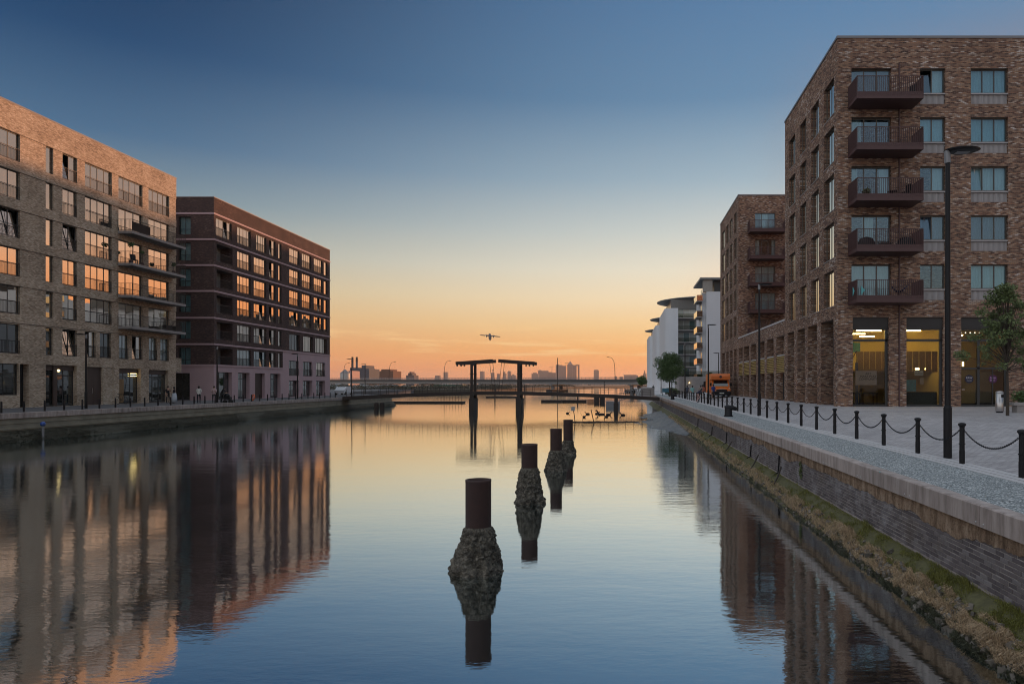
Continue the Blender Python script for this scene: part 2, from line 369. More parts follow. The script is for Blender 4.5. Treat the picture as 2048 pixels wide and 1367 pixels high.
def rel(root, w): return (w[0]-root.location[0], w[1]-root.location[1], w[2]-root.location[2])
def part(root, name, mb, m, smooth=False):      # mb in world coordinates under an unrotated root
    L0 = root.location; mb.v = [(x-L0[0], y-L0[1], z-L0[2]) for x, y, z in mb.v]
    return put(name, mb.mesh(name, m, smooth), root)
ORD = ['first','second','third','fourth','fifth','sixth','seventh','eighth','ninth','tenth','eleventh','twelfth','thirteenth','fourteenth','fifteenth','sixteenth','seventeenth','eighteenth','nineteenth','twentieth']
def ordinal(i):
    if i < 20: return ORD[i]
    t = {2:'twenty',3:'thirty',4:'forty',5:'fifty'}[(i+1)//10]; u = (i+1) % 10
    return {'twenty':'twentieth','thirty':'thirtieth','forty':'fortieth','fifty':'fiftieth'}[t] if u == 0 else t+'-'+ORD[u-1]
# ------------------------------------------------------------------ ground, water
mb = MB(); mb.quad((-4000,-200,0),(700,-200,0),(700,1400,0),(-4000,1400,0))
tag(put('water', mb.mesh('water', M['water'])), kind='structure')
def slab(name, poly, z0, z1, m):
    o = put(name, MB().prism(poly, z0, z1).mesh(name, m)); return tag(o, kind='structure')
QZ = 1.75
slab('promenade', [(-39.2,-40),(-39.2,117.7),(-62,150),(-76,255),(-400,255),(-400,-40)], -.8, QZ, M['asphalt'])
slab('far_bank', [(-3000,255.3),(-76,255.3),(-58,268),(-55,340),(-42,590),(24,915),(300,1100),(900,1200),(900,9000),(-7000,9000),(-3900,1200)], -.8, 1.6, M['soil'])
slab('far_quay', [(5.72,130.5),(5.72,420),(60,600),(900,700),(900,130.5)], -.8, QZ, M['paleconc'])
# right bank: gravel path, channel strip, paving that rises gently to the buildings
slab('gravel_path', [(5.7,-40),(7.45,-40),(7.45,130.3),(5.7,130.3)], -.8, QZ, M['gravel'])
mb = MB()
for x0, x1, dz in ((7.452,7.6,.0),(7.604,7.66,-.012),(7.664,7.84,.002),(7.844,7.9,-.012),(7.904,8.07,.0)): mb.box(x0,-40,1,x1,130.3,QZ+.008+dz)
tag(put('kerb_strip', mb.mesh('kerb_strip', M['paleconc'])), kind='structure')
def gz(x): return QZ+max(0, min(1, (x-8.07)/5.2))*.46
mb = MB(); xs = [8.072, 8.9, 10, 11.2, 12.3, 13.27, 900]
for a, b in zip(xs, xs[1:]): mb.add([(a,-40,gz(a)),(b,-40,gz(b)),(b,130.3,gz(b)),(a,130.3,gz(a))], [(0,1,2,3)])
tag(put('plaza_paving', mb.mesh('plaza_paving', M['paving'])), kind='structure')

# ------------------------------------------------------------------ right quay wall
QX = 5.54
qw = thing('quay_wall', 'right quay wall of old brick with long concrete coping stones and a mossy foot', 'wall', (QX, 10, 0))
mb = MB(); mb.box(QX+.01, -40, -.6, QX+.155, 130, 1.42); part(qw, 'wall_core', mb, mat('quay_mortar', (.34,.31,.285), .9, vary=.6, scale=1.4, bump=.5))
y = 10.67-2.72*4; ci = 0; cache = {}
while y < 130:
    Lc = 2.72 if y < 95 else 8.16
    if Lc not in cache:
        mb = MB(); bv = .018
        mb.add([(-.1,0,-.33),(.152,0,-.33),(.152,0,0),(-.1+bv,0,0),(-.1,0,-bv),(-.1,Lc-.012,-.33),(.152,Lc-.012,-.33),(.152,Lc-.012,0),(-.1+bv,Lc-.012,0),(-.1,Lc-.012,-bv)],
               [(4,3,2,1,0),(5,6,7,8,9),(0,1,6,5),(1,2,7,6),(2,3,8,7),(3,4,9,8),(4,0,5,9)])
        cache[Lc] = mb.mesh('coping_stone', M['coping'])
    put('coping_stone', cache[Lc], qw, rel(qw, (QX+random.uniform(-.004,.004), y, QZ+.012+random.uniform(-.003,.003))))
    if y < 30:
        for d in (.1, -.13): put('bolt', cache.setdefault('bolt', MB().lathe([(0,-.012),(.016,-.01),(.018,0),(.012,.012),(0,.014)], 8).mesh('bolt', M['steel'])), qw, rel(qw, (QX-.1, y+d, 1.49)))
    y += Lc
mb = MB(); mb.box(QX-.1025,14.77,1.43,QX-.0995,14.83,1.757); part(qw, 'painted_mark', mb, mat('turquoise_paint', (.1,.5,.52), .6))
# crumbling render under the coping with a ragged lower edge
mb = MB(); n = 1500; y0 = -2.; y1 = 129.
vs = []; fs = []
for i in range(n+1):
    t = i/n; yy = y0+(y1-y0)*t**1.7
    e = mnoise.noise((yy*.45, 3.1, 0))*.2+mnoise.noise((yy*2.3, 7.7, 0))*.07+mnoise.noise((yy*8, 1.7, 0))*.035+mnoise.noise((yy*21, 4.7, 0))*.02
    zb = 1.13+e*(1.0 if yy < 40 else .6)
    vs += [(QX-.012,yy,1.42),(QX-.022,yy,(1.42+zb)/2),(QX-.014,yy,zb),(QX+.03,yy,zb-.01)]
for i in range(n):
    a = i*4; fs += [(a+k, a+4+k, a+5+k, a+1+k) for k in range(3)]
mb.add(vs, fs); part(qw, 'render_band', mb, M['rendered'])
# bricks: the nearest 300 one by one, the rest of the same courses as one mesh
def brick_mesh():
    mb = MB(); a, b, c, e = .0, .215, .064, .006
    mb.add([(0,e,e),(0,b-e,e),(0,b-e,c-e),(0,e,c-e),(.006,0,0),(.006,b,0),(.006,b,c),(.006,0,c),(.05,0,0),(.05,b,0),(.05,b,c),(.05,0,c)],
           [(0,3,2,1),(0,1,5,4),(1,2,6,5),(2,3,7,6),(3,0,4,7),(4,5,9,8),(5,6,10,9),(6,7,11,10),(7,4,8,11)]); return mb
bm1 = brick_mesh().mesh('brick', M['qbrick']); rest = MB(); cnt = 0; spots = []
for r in range(11):
    z = .47+.076*r; yy = 8.6+(.11 if r % 2 else 0)
    while yy < 34: spots.append((yy, z)); yy += .226
spots.sort(key=lambda s: s[0] if s[0] > 9.2 else 99)
tmpl = brick_mesh()
for (yy, z) in spots:
    x = QX+random.uniform(-.006, .006)
    if cnt < 300:
        put('brick', bm1, qw, rel(qw, (x, yy, z)), (random.uniform(-.01,.01), 0, random.uniform(-.02,.02))); cnt += 1
    else: rest.add([(x+a, yy+b+random.uniform(-.002,.002), z+c) for a, b, c in tmpl.v], tmpl.f)
tag(part(qw, 'brick_course', rest, M['qbrick']), kind='stuff')
wallfar = brick('quay_far', [(0,(.06,.052,.06)),(.5,(.12,.105,.11)),(1,(.24,.225,.23))], (.14,.12,.11), bw=.226, bh=.076, cloud=.5)
mb = MB(); mb.quad((QX+.004,34,.4),(QX+.004,130,.4),(QX+.004,130,1.3),(QX+.004,34,1.3)); mb.quad((QX+.004,-40,.4),(QX+.004,8.6,.4),(QX+.004,8.6,1.3),(QX+.004,-40,1.3)); part(qw, 'brick_face', mb, wallfar)
mb = MB(); mb.box(QX-.06,-40,.3,QX+.03,130,.47); part(qw, 'stone_footing', mb, M['coping'])
# sloping foot of the wall
def bank_x(y): return mnoise.noise((y*.35, 1.3, 0))*.07
prof = [(0.0,.46),(.17,.4),(.34,.28),(.5,.12),(.68,.02),(.78,-.03),(1.2,-.5)]
vs = []; fs = []; N = 400
for i in range(N+1):
    yy = -4+134*(i/N)**1.5; o = bank_x(yy)
    for k, (d, z) in enumerate(prof): vs.append((QX-.05-d+o*(k/4), yy, z+mnoise.noise((yy*1.4, k*2.2, 0))*.03*(k > 0)))
K = len(prof)
for i in range(N):
    for k in range(K-1): a = i*K+k; fs.append((a, a+1, a+K+1, a+K))
tag(put('bank', MB().add(vs, fs).mesh('bank', M['bankmud'], True)), kind='structure')
def blades(name, n, xr, zr, h, w, droop, m, ypow=2.6, y0=7.0, y1=75., grow=1.0):
    rs = np.random.RandomState(len(name)); t = rs.rand(n)
    yy = 1/(1/y0*(1-t)+1/y1*t) if ypow > 2 else y0+(y1-y0)*t
    k = rs.rand(n); off = np.array([bank_x(v) for v in yy])
    sh = np.array([mnoise.noise((v*1.5, zr[0]*9, 3.3))+.6*mnoise.noise((v*4.2, zr[0]*5, 8.3)) for v in yy])*.09*(1 if xr[0] > .1 else .5)
    x = QX-.05-(xr[0]+(xr[1]-xr[0])*k+sh)+off*.8; z = zr[0]+(zr[1]-zr[0])*k+rs.randn(n)*.01
    sc_ = np.maximum(1, yy/22)**grow
    hh = h*(.5+rs.rand(n))*(.6+.8*(np.sin(yy*2.1)+np.sin(yy*.83+1))**2/4); ww = w*(.6+.8*rs.rand(n))*sc_
    gap = np.array([mnoise.noise((v*2.4, q*2.5, zr[0]*7)) for v, q in zip(yy, k)]); hh = hh*np.clip(.75+1.5*gap, .5 if zr[0] > .4 else .12, 1.7); ww = ww*np.where(gap < -.28, .9 if zr[0] > .4 else .2, 1)
    an = rs.rand(n)*2*PI; dx = -droop*hh*(.4+.6*rs.rand(n)); dy = (rs.rand(n)-.5)*.7*hh
    B = np.stack([x, yy, z], 1); sd = np.stack([np.cos(an)*.5, np.sin(an), 0*an], 1)*ww[:,None]
    mid = B+np.stack([dx*.3, dy*.3, hh*.55], 1); tip = B+np.stack([dx, dy, hh*np.where(rs.rand(n) < .5, .75, .35)], 1)
    V = np.concatenate([B-sd, B+sd, mid+sd*.7, tip, mid-sd*.7], 1).reshape(-1, 3)
    b = np.arange(n)[:,None]*5
    T = np.concatenate([np.concatenate([b, b+1, b+2], 1), np.concatenate([b, b+2, b+4], 1), np.concatenate([b+4, b+2, b+3], 1)])
    return tag(put(name, mesh_np(name, V, T, m)), kind='stuff')
blades('bank_moss', 52000, (0, .46), (.46, .2), .075, .007, .5, M['grass'])
blades('dry_grass', 34000, (.33, .68), (.28, .06), .17, .006, .8, M['straw'])
blades('wet_weed', 17000, (.6, .8), (.09, -.02), .065, .01, .9, M['weed'])
mb = MB(); rs = np.random.RandomState(77)
for i in range(700):
    yy = 1/(1/8.5-(1/8.5-1/60.)*rs.rand()); k = rs.rand()**.5; s = .012+.035*rs.rand()**2
    mb.obox((QX-.05-.25-.5*k+bank_x(yy)*.8, yy, .36-.36*k+s*.2), s, s*1.3, s*.7, Euler((rs.rand()*3, rs.rand()*3, rs.rand()*3)).to_matrix())
tag(put('bank_stones', mb.mesh('bank_stones', mat('bank_stone', (.13,.115,.095), .6, vary=.3, rnd=.7))), kind='stuff')
# low mud bank that runs out from the far part of the wall
vs = []; fs = []; nx, ny = 50, 160
for j in range(ny+1):
    yy = 50+42*j/ny; t = j/ny
    reach = max(0, math.sin(PI*min(1, t*1.02)))**.8*(2.9+1.5*mnoise.noise((yy*.22, .5, 0))+.9*mnoise.noise((yy*.7, 4.5, 0)))
    for i in range(nx+1):
        s = i/nx; x = 5.0-s*(reach+.5)
        z = .17*(1-s)**.7-.045+.08*mnoise.noise((x*1.3, yy*.8, 2))+.06*mnoise.noise((x*3.1, yy*2.3, 5))+.03*mnoise.noise((x*7, yy*5, 5))-(.12 if i == nx else 0)
        vs.append((x, yy, z))
for j in range(ny):
    for i in range(nx): a = j*(nx+1)+i; fs.append((a, a+nx+1, a+nx+2, a+1))
tag(put('mudflat', MB().add(vs, fs).mesh('mudflat', M['mud'], True)), kind='structure')
# rusty chains, a dead branch and weeds on the right wall
def chainthing(yy, z0, reach, dy, label):
    mb = MB(); p0 = Vector((QX-.03, yy, z0)); p1 = Vector((QX-.06, yy+.02, .5)); p2 = Vector((QX-.12-reach, yy+dy, .55-reach*.85))
    pts = [p0.lerp(p1, k/5) for k in range(6)]+[p1.lerp(p2, k/6)+Vector((0,0,.03*math.sin(k*2))) for k in range(1, 7)]
    mb.tube(pts, [.022+.008*(k % 2) for k in range(len(pts))], 6)
    tag(put('mooring_chain', mb.mesh('mooring_chain', M['black'])), label, 'chain', 'old chains hanging down the right quay wall')
for k, (yy, z0, rc, dy) in enumerate(((24.6,1.1,.55,-.1),(30.0,1.0,.5,.2),(37.0,1.05,.5,.1),(43.0,1.0,.55,-.2),(51.0,1.1,.5,.2))):
    chainthing(yy, z0, rc, dy, f'dark rusty chain down the right quay wall, {ordinal(k)} chain counting from the near end')
for k, (yy, ln) in enumerate(((23.4, .75),(27.6,.6),(34.5,.5))):
    mb = MB(); mb.tube([(QX-.07,yy+ln,.75),(QX-.2,yy+ln*.6,.6),(QX-.34,yy+ln*.2,.44),(QX-.5,yy-ln*.2,.3)], [.025,.03,.028,.018], 6)
    tag(put('timber_stub', mb.mesh('timber_stub', M['timberdark'])), f'blackened timber leaning at the foot of the right wall, {ordinal(k)} from the near end', 'timber', 'broken timbers at the foot of the right wall')
def leafclump(n, c, rad, size, rs, flat=1.0):
    d = rs.randn(n, 3); d /= np.linalg.norm(d, axis=1)[:,None]+1e-9
    p = np.array(c)+d*(rs.rand(n)**.45)[:,None]*np.array(rad)
    a = rs.randn(n, 3); a /= np.linalg.norm(a, axis=1)[:,None]; b = np.cross(a, rs.randn(n, 3)); b /= np.linalg.norm(b, axis=1)[:,None]+1e-9
    s = size*(.6+.8*rs.rand(n))[:,None]
    V = np.stack([p-a*s, p+b*s*.55, p+a*s, p-b*s*.55], 1).reshape(-1, 3)
    return V
def leaves(name, V, m, parent=None, loc=(0,0,0)):
    n = len(V)//4; return put(name, mesh_np(name, V, np.arange(n*4).reshape(n, 4), m), parent, loc)
rs = np.random.RandomState(5)
tag(leaves('wall_weed', leafclump(170, (QX-.05, 21.6, .95), (.05,.09,.3), .03, rs), M['leaf']), 'small green weed growing from a joint high on the right quay wall', 'plant')

# ------------------------------------------------------------------ left quay wall
lq = thing('canal_wall', 'left quay wall of stained grey concrete above a dark weedy bank', 'wall', (-38.8, 45, 0))
mb = MB()
yy = -10
while yy < 117:
    L_ = 4.0; mb = MB(); mb.box(-39.18, yy+.008, 1.42, -38.72, min(yy+L_, 117.7)-.008, QZ+.012); part(lq, 'coping_stone', mb, M['coping']); yy += L_
lw_ = mat('stained_concrete', (.26,.235,.18), .9, vary=.55, scale=.9, bump=.4, bscale=8)
mb = MB(); mb.box(-39.18,-10,.62,-38.8,117.7,1.418); mb.box(-38.8,-10,1.08,-38.765,117.7,1.15); mb.box(-38.8,-10,.7,-38.75,117.7,.8); part(lq, 'wall_face', mb, lw_)
mb = MB(); vs = []; fs = []; N = 300; prof = [(0,.74),(.12,.66),(.3,.5),(.42,.3),(.6,.08),(.8,-.04),(1.6,-.5)]; K = len(prof)
for i in range(N+1):
    yy = -10+128*i/N; o = mnoise.noise((yy*.2, 9, 0))*.22
    for k, (d, z) in enumerate(prof): vs.append((-38.79+d*.9+o*k/5, yy, z*(1 if yy > 70 else .8)+.05*mnoise.noise((yy*.8, k, 3))*(k > 0)))
for i in range(N):
    for k in range(K-1): a = i*K+k; fs.append((a, a+K, a+K+1, a+1))
tag(put('left_bank', MB().add(vs, fs).mesh('left_bank', M['darkbank'], True)), kind='structure')
rs = np.random.RandomState(3); n = 16000
yy = 40+78*rs.rand(n); k = rs.rand(n); x = -38.75+k*.62+.0; z = .7*(1-k)**1.2*np.where(yy > 70, 1, .85)+.02
hh = .14*(.4+rs.rand(n)); ww = .03
B = np.stack([x, yy, z], 1); t = B+np.stack([.05+hh*.6, (rs.rand(n)-.5)*.2, hh*.6-.06], 1); sdv = np.array([[0.0, 1, 0]])*ww
V = np.concatenate([B-sdv, B+sdv, t], 1).reshape(-1, 3)
up = np.arange(n)[(k < .45) & (yy > 62)]; lo = np.setdiff1d(np.arange(n), up)
T = np.arange(n*3).reshape(n, 3)
def sub(ix): return V.reshape(n, 3, 3)[ix].reshape(-1, 3), np.arange(len(ix)*3).reshape(-1, 3)
a_, b_ = sub(up); tag(put('bank_grass', mesh_np('bank_grass', a_, b_, mat('dull_straw', (.17,.13,.07), .9, vary=.4, rnd=.5))), kind='stuff')
a_, b_ = sub(lo); tag(put('weed_fringe', mesh_np('weed_fringe', a_, b_, M['weed'])), kind='stuff')

# ------------------------------------------------------------------ facade builder
class Fac:
    def __init__(s, root, ox, oy, deg):
        s.root = root; s.o = (ox, oy); s.th = R(deg); s.U = (math.cos(s.th), math.sin(s.th)); s.N = (math.sin(s.th), -math.cos(s.th)); s.ops = []
    def at(s, u, z, n=0): return (s.o[0]+s.U[0]*u+s.N[0]*n, s.o[1]+s.U[1]*u+s.N[1]*n, z)
    def put(s, name, me, u, z, n=0): return put(name, me, s.root, rel(s.root, s.at(u, z, n)), (0, 0, s.th))
    def local(s, name, mb, m): return s.put(name, mb.mesh(name, m), 0, 0, 0)   # x = along wall, y = inwards, z = height
    def wall(s, name, u0, u1, z0, z1, m, ops=None):
        ops = [o for o in (s.ops if ops is None else ops) if o[0] < u1 and o[1] > u0 and o[2] < z1 and o[3] > z0]
        us = sorted({u0, u1, *[min(max(v, u0), u1) for o in ops for v in o[:2]]}); zs = sorted({z0, z1, *[min(max(v, z0), z1) for o in ops for v in o[2:4]]})
        mb = MB()
        for a, b in zip(zs, zs[1:]):
            st = None
            for c, d in zip(us, us[1:]):
                hole = any(o[0] < (c+d)/2 < o[1] and o[2] < (a+b)/2 < o[3] for o in ops)
                if not hole and st is None: st = c
                if hole and st is not None: mb.quad((st,0,a),(c,0,a),(c,0,b),(st,0,b)); st = None
            if st is not None: mb.quad((st,0,a),(us[-1],0,a),(us[-1],0,b),(st,0,b))
        for (a, b, c, d, dp) in ops:
            c_ = max(c, z0); d_ = min(d, z1); a = max(a, u0); b = min(b, u1)
            mb.quad((a,0,c_),(a,0,d_),(a,dp,d_),(a,dp,c_)); mb.quad((b,0,c_),(b,dp,c_),(b,dp,d_),(b,0,d_))
            if d <= z1: mb.quad((a,0,d),(b,0,d),(b,dp,d),(a,dp,d))
            if c >= z0 and c > z0+.02: mb.quad((a,0,c),(a,dp,c),(b,dp,c),(b,0,c))
        return s.local(name, mb, m)
MC = {}
def rnd3(*a): return tuple(round(x, 2) if isinstance(x, float) else x for x in a)
def frame_mesh(w, h, n, tr, fw, fm):
    k = ('f',)+rnd3(w, h, n, tr or 0, fw, fm)
    if k not in MC:
        mb = MB(); d = .07
        mb.box(0,0,0,w,d,fw); mb.box(0,0,h-fw,w,d,h); mb.box(0,0,fw,fw,d,h-fw); mb.box(w-fw,0,fw,w,d,h-fw)
        pw = (w-2*fw-(n-1)*fw*.9)/n; xs = []
        for i in range(n):
            x = fw+i*(pw+fw*.9); xs.append(x)
            if i: mb.box(x-fw*.9, .004, fw, x, d, h-fw)
        if tr: mb.box(fw, .008, tr-fw/2, w-fw, d, tr+fw/2)
        MC[k] = (mb.mesh('window', M[fm]), xs, pw)
    return MC[k]
def pane_mesh(w, h, g):
    k = ('p',)+rnd3(w, h, g)
    if k not in MC: MC[k] = MB().box(-w/2, -.006, 0, w/2, .006, h).mesh('pane', M[g])
    return MC[k]
def curtain_mesh(w, h, m, amp=.035):
    k = ('c',)+rnd3(w, h, m)
    if k not in MC:
        mb = MB(); n = max(8, int(w/.05)); vs = []; fs = []
        for i in range(n+1):
            x = w*i/n; y = amp*math.sin(i*1.35)+amp*.6*math.sin(i*.47+1)
            vs += [(x, y, 0), (x, y*.6, h)]
        for i in range(n): a = i*2; fs.append((a, a+2, a+3, a+1))
        mb.add(vs, fs); MC[k] = mb.mesh('curtain', M[m], True)
    return MC[k]
def rail_mesh(w, h=1.02, sp=.12, bw=.013, bd=.014, kick=0., m='railing', name='railing'):
    k = ('r',)+rnd3(w, h, sp, bw, bd, kick, m)
    if k not in MC:
        mb = MB(); mb.box(0,-.02,h-.035,w,.02,h); mb.box(0,-.012,.06,w,.012,.095)
        if kick: mb.box(0,-.01,-.02,w,.01,kick)
        n = int(w/sp)
        for i in range(n+1):
            x = min(w-bw, i*w/n); mb.box(x,-bd/2,.02,x+bw,bd/2,h-.034)
        MC[k] = mb.mesh(name, M[m])
    return MC[k]
def window(F_, u0, u1, z0, z1, n=2, rec=.2, rail=False, glass='glass', frame='frame', tr=None, tilt=(), curtain=None, fw=.055, jit=.25):
    w, h = u1-u0, z1-z0
    me, xs, pw = frame_mesh(w, h, n, tr, fw, frame)
    o = F_.put('window', me, u0, z0, -rec)
    for i, x in enumerate(xs):
        for (a, b) in ([(fw, tr-fw/2), (tr+fw/2, h-fw)] if tr else [(fw, h-fw)]):
            p = put('pane', pane_mesh(pw, b-a, glass), o, (x+pw/2, .035, a))
            p.rotation_euler = (random.gauss(0, R(jit*.35)), 0, random.gauss(0, R(jit)))
            if i in tilt and not tr: p.rotation_euler = (R(-7.5), 0, 0)
    if rail: put('railing', rail_mesh(w-.02), o, (.01, -rec+.03, 0))
    if curtain:
        for (cm, c0, c1) in curtain: put('curtain', curtain_mesh(w*(c1-c0), h-.02, cm), o, (w*c0, .22, .01))
    return o
def balcony(F_, u0, u1, z, d, slab=.2, m='railing', sp=.12, bw=.014, bd=.016, h=1.1, kick=0., slabm='concrete'):
    mb = MB(); mb.box(u0, -d, z-slab, u1, -.003, z); o = F_.local('balcony', mb, M[slabm])
    put('railing', rail_mesh(u1-u0, h, sp, bw, bd, kick, m), o, (u0, -d+.03, z))
    for u in (u0+.03, u1-.03): put('railing', rail_mesh(d-.06, h, sp, bw, bd, kick, m), o, (u, -d+.05, z), (0, 0, R(90)))
    return o
# ------------------------------------------------------------------ left buff brick block
GZL = 1.76
b1 = thing('apartment_building', 'buff brick apartment block with long balconies on the left bank, nearest on that side', 'building', (-54, 58, GZL))
f = Fac(b1, -47.4, 0, 90); Y0, Y1, TOP = 34.0, 74.3, 25.5
rows = [23.18, 20.2, 17.2, 14.2, 11.25]; H = 2.17
cols = [(36.2,39.4,4,1),(41.2,42.8,2,1),(46.4,49.6,4,1),(53.17,55.07,2,1),(57.53,58.3,1,0),(59.25,60.84,2,1),(61.73,64.98,4,1),(65.83,69.13,4,2),(70.0,73.2,4,2)]
row6 = [(41.2,42.8,2),(46.4,49.6,3),(53.17,55.07,2),(57.53,58.3,1),(59.25,60.84,2),(61.73,63.0,2),(63.5,64.9,2),(65.93,67.17,2),(67.65,69.13,2),(70.07,71.3,2),(71.8,73.15,2)]
ground = [(50.2,55.0,2.75,5.2,.3,'win'),(55.07,55.95,GZL,5.2,.6,'dark'),(57.53,60.83,GZL,5.2,.45,'shop'),(61.99,63.85,GZL,5.15,.35,'door'),(63.98,65.2,2.2,5.1,.06,'niche'),(65.93,68.86,GZL,5.1,.45,'shop'),(70.07,73.03,GZL,5.05,.45,'shop'),(42.0,48.6,GZL,5.2,.4,'shop')]
for zt in rows: f.ops += [(a,b,zt-H,zt,.22) for a,b,n,r in cols]
f.ops += [(a,b,6.0,8.27,.3) for a,b,n in row6]+[g[:5] for g in ground]
f.wall('wall', Y0, Y1, GZL-.3, TOP-.12, M['buff'])
for k in range(len(rows)):
    zb = rows[k]-H; zt = rows[k+1] if k < len(rows)-1 else zb-.74
    f.local('spandrel_band', MB().box(Y0,-.045,zt+.035,Y1,-.0005,zb), M['buff']); f.local('shadow_strip', MB().box(Y0,-.02,zt+.001,Y1,-.0004,zt+.034), M['frame'])  # dark strip painted in for the shadow line below each proud band
f.local('spandrel_band', MB().box(Y0,-.045,rows[0]+.035,Y1,-.0005,TOP-.12), M['buff']); f.local('shadow_strip', MB().box(Y0,-.02,rows[0]+.001,Y1,-.0004,rows[0]+.034), M['frame'])
f.local('capping', MB().box(Y0-.05,-.06,TOP-.118,Y1+.05,.4,TOP), M['capping'])
mb = MB(); X1, X0 = -47.42, -62.
mb.quad((X0,Y0,1.4),(X1,Y0,1.4),(X1,Y0,TOP-.1),(X0,Y0,TOP-.1)); mb.quad((X1,Y1,1.4),(X0,Y1,1.4),(X0,Y1,TOP-.1),(X1,Y1,TOP-.1)); mb.quad((X0,Y1,1.4),(X0,Y0,1.4),(X0,Y0,TOP-.1),(X0,Y1,TOP-.1))
part(b1, 'wall', mb, M['buff'])
mb = MB(); mb.quad((X0,Y0,TOP-.5),(X1,Y0,TOP-.5),(X1,Y1,TOP-.5),(X0,Y1,TOP-.5)); part(b1, 'roof', mb, M['roofgrey'])
CUR = ['curtainw','curtain','curtaind']
for r, zt in enumerate(rows):
    for ci, (a, b, n, rl) in enumerate(cols):
        bal = rl == 2 and r > 0
        tl = {(0,5):(0,),(2,5):(0,1),(2,3):(0,1)}.get((r,ci), ())
        window(f, a, b, zt-H, zt, 3 if bal else n, .14, bool(rl) and not bal, tilt=tl, jit=.3)
for a, b, n in row6: window(f, a, b, 6.0, 8.27, n, .16, n > 1, ('glassteal' if int(a*7)%3 else 'glassdark') if a not in (59.25,61.73,67.65) else 'glass', tilt={59.25:(0,1),61.73:(0,),67.65:(0,)}.get(a, ()))
for (a, b, z0, z1, dp, kd) in ground:
    if kd == 'win': window(f, a, b, z0, z1, 4, .2, glass='glassdark', tr=1.7)
    elif kd == 'dark': f.local('recess_panel', MB().box(a,.5,z0,b,.58,z1), M['dark'])
    elif kd == 'door':
        o = f.local('door', MB().box(a,.2,z0,b,.27,z1), M['browndoor'])
        put('door_leaf', MB().box(0,-.02,0,(b-a)/2-.01,0,2.5).mesh('door_leaf', M['browndoor']), o, (a,.198,z0+.02)); put('door_leaf', MB().box(0,-.02,0,(b-a)/2-.01,0,2.5).mesh('door_leaf', M['browndoor']), o, ((a+b)/2+.01,.198,z0+.02))
        put('handle', MB().box(-.02,-.06,0,.02,-.0205,.5).mesh('handle', M['steel']), o, ((a+b)/2-.1,.198,z0+1))
    elif kd == 'niche': f.local('brick_panel', MB().quad((a,.06,z0),(b,.06,z0),(b,.06,z1),(a,.06,z1)), M['buff'])
    else:
        o = window(f, a, b, z0+.03, z1, 3, .35, glass='glassdark', tr=2.55, fw=.09)
        f.local('fascia_panel', MB().box(a+.02,.26,z1-.45,b-.02,.33,z1-.01), M['browndoor'])
f.local('pilaster', MB().box(58.55,.2,GZL,58.95,.33,5.15), M['browndoor'])
f.local('door_curtain', MB().box(66.1,.3,GZL+.1,66.95,.335,4.1), M['wood'])
mb = MB(); mb.box(-48.0, 74.303, 4.9, -47.45, 75.3, 6.4); part(b1, 'link_wall', mb, M['buff'])
for r in range(1, 5): balcony(f, 65.7, 73.75, rows[r]-H-.03, 1.4, .24)
def globe(label, p, r, m='globe'): tag(put('lamp', MB().lathe([(r*math.sin(PI*k/8), -r*math.cos(PI*k/8)) for k in range(1, 8)], 12).mesh('lamp', M[m], True), None, p), label, 'lamp')
globe('round lit globe lamp in the ground floor of the buff brick block', (-47.62, 59.1, 4.75), .11)
def tubelamp(label, p, d, r=.03, grp=None): tag(put('tube_light', MB().box(-d[0]/2,-d[1]/2,-r,d[0]/2,d[1]/2,r).mesh('tube_light', M['tubedim' if p[0] < 0 else 'tube']), None, p), label, 'light', grp)
tubelamp('upper glowing strip light inside the lobby of the buff brick block', (-47.65, 68.2, 4.62), (.04,.8))
tubelamp('lower glowing strip light inside the lobby of the buff brick block', (-47.65, 68.2, 4.4), (.04,.8))
# things on its balconies
def chair(label, p, rz, m='black', s=1.0):
    t = thing('chair', label, 'chair', p, None, rz); mm = M[m]
    put('seat', MB().box(-.24*s,-.24*s,.4*s,.24*s,.24*s,.46*s).mesh('seat', mm), t)
    mb = MB(); mb.obox((0,.25*s,.72*s), .24*s, .02, .3*s, Matrix.Rotation(R(-14), 3, 'X')); put('backrest', mb.mesh('backrest', mm), t)
    for a in (-1,1):
        for b in (-1,1): put('leg', MB().box(-.018,-.018,0,.018,.018,.4*s).mesh('leg', mm), t, (a*.2*s, b*.2*s, 0))
def potplant(label, p, h, rad, seed, m='leafd', grp=None):
    t = thing('potted_plant', label, 'plant', p, grp)
    put('pot', MB().lathe([(.1,0),(.15,.02),(.18,.3),(.15,.3)], 10).mesh('pot', M['rust']), t)
    put('stem', MB().cyl(0,0,.28,h,.015,.01,6).mesh('stem', M['bark']), t)
    leaves('foliage', leafclump(160, (0,0,h), (rad,rad,rad*.8), .07, np.random.RandomState(seed)), M[m], t)
zb = rows[2]-H-.03
potplant('round clipped potted shrub on the second balcony of the buff block', (-46.35, 66.0, zb), 1.75, .3, 1)
potplant('straggly potted plant beside the chair on the second balcony of the buff block', (-46.4, 67.6, zb), 1.3, .22, 2)
potplant('small bushy potted plant toward the far end of the second balcony', (-46.4, 72.4, zb), .95, .25, 3)
chair('dark folding chair on the second balcony of the buff block', (-46.6, 66.8, zb), R(60))
zb = rows[1]-H-.03
tag(put('screen', MB().box(-.02,-1.25,0,.02,1.25,.85).mesh('screen', M['black'])), 'black fabric screen tied along the topmost balcony of the buff block', 'screen'); bpy.data.objects['screen'].location = (-46.08, 67.05, zb+.05)
zb = rows[4]-H-.03
for k, yv in enumerate((71.4, 72.9)): tag(put('planter_box', MB().box(-.2,-.5,0,.2,.5,.55).mesh('planter_box', M['black'])), f'{["nearer","farther"][k]} black planter box on the lowest balcony of the buff block', 'planter'); 
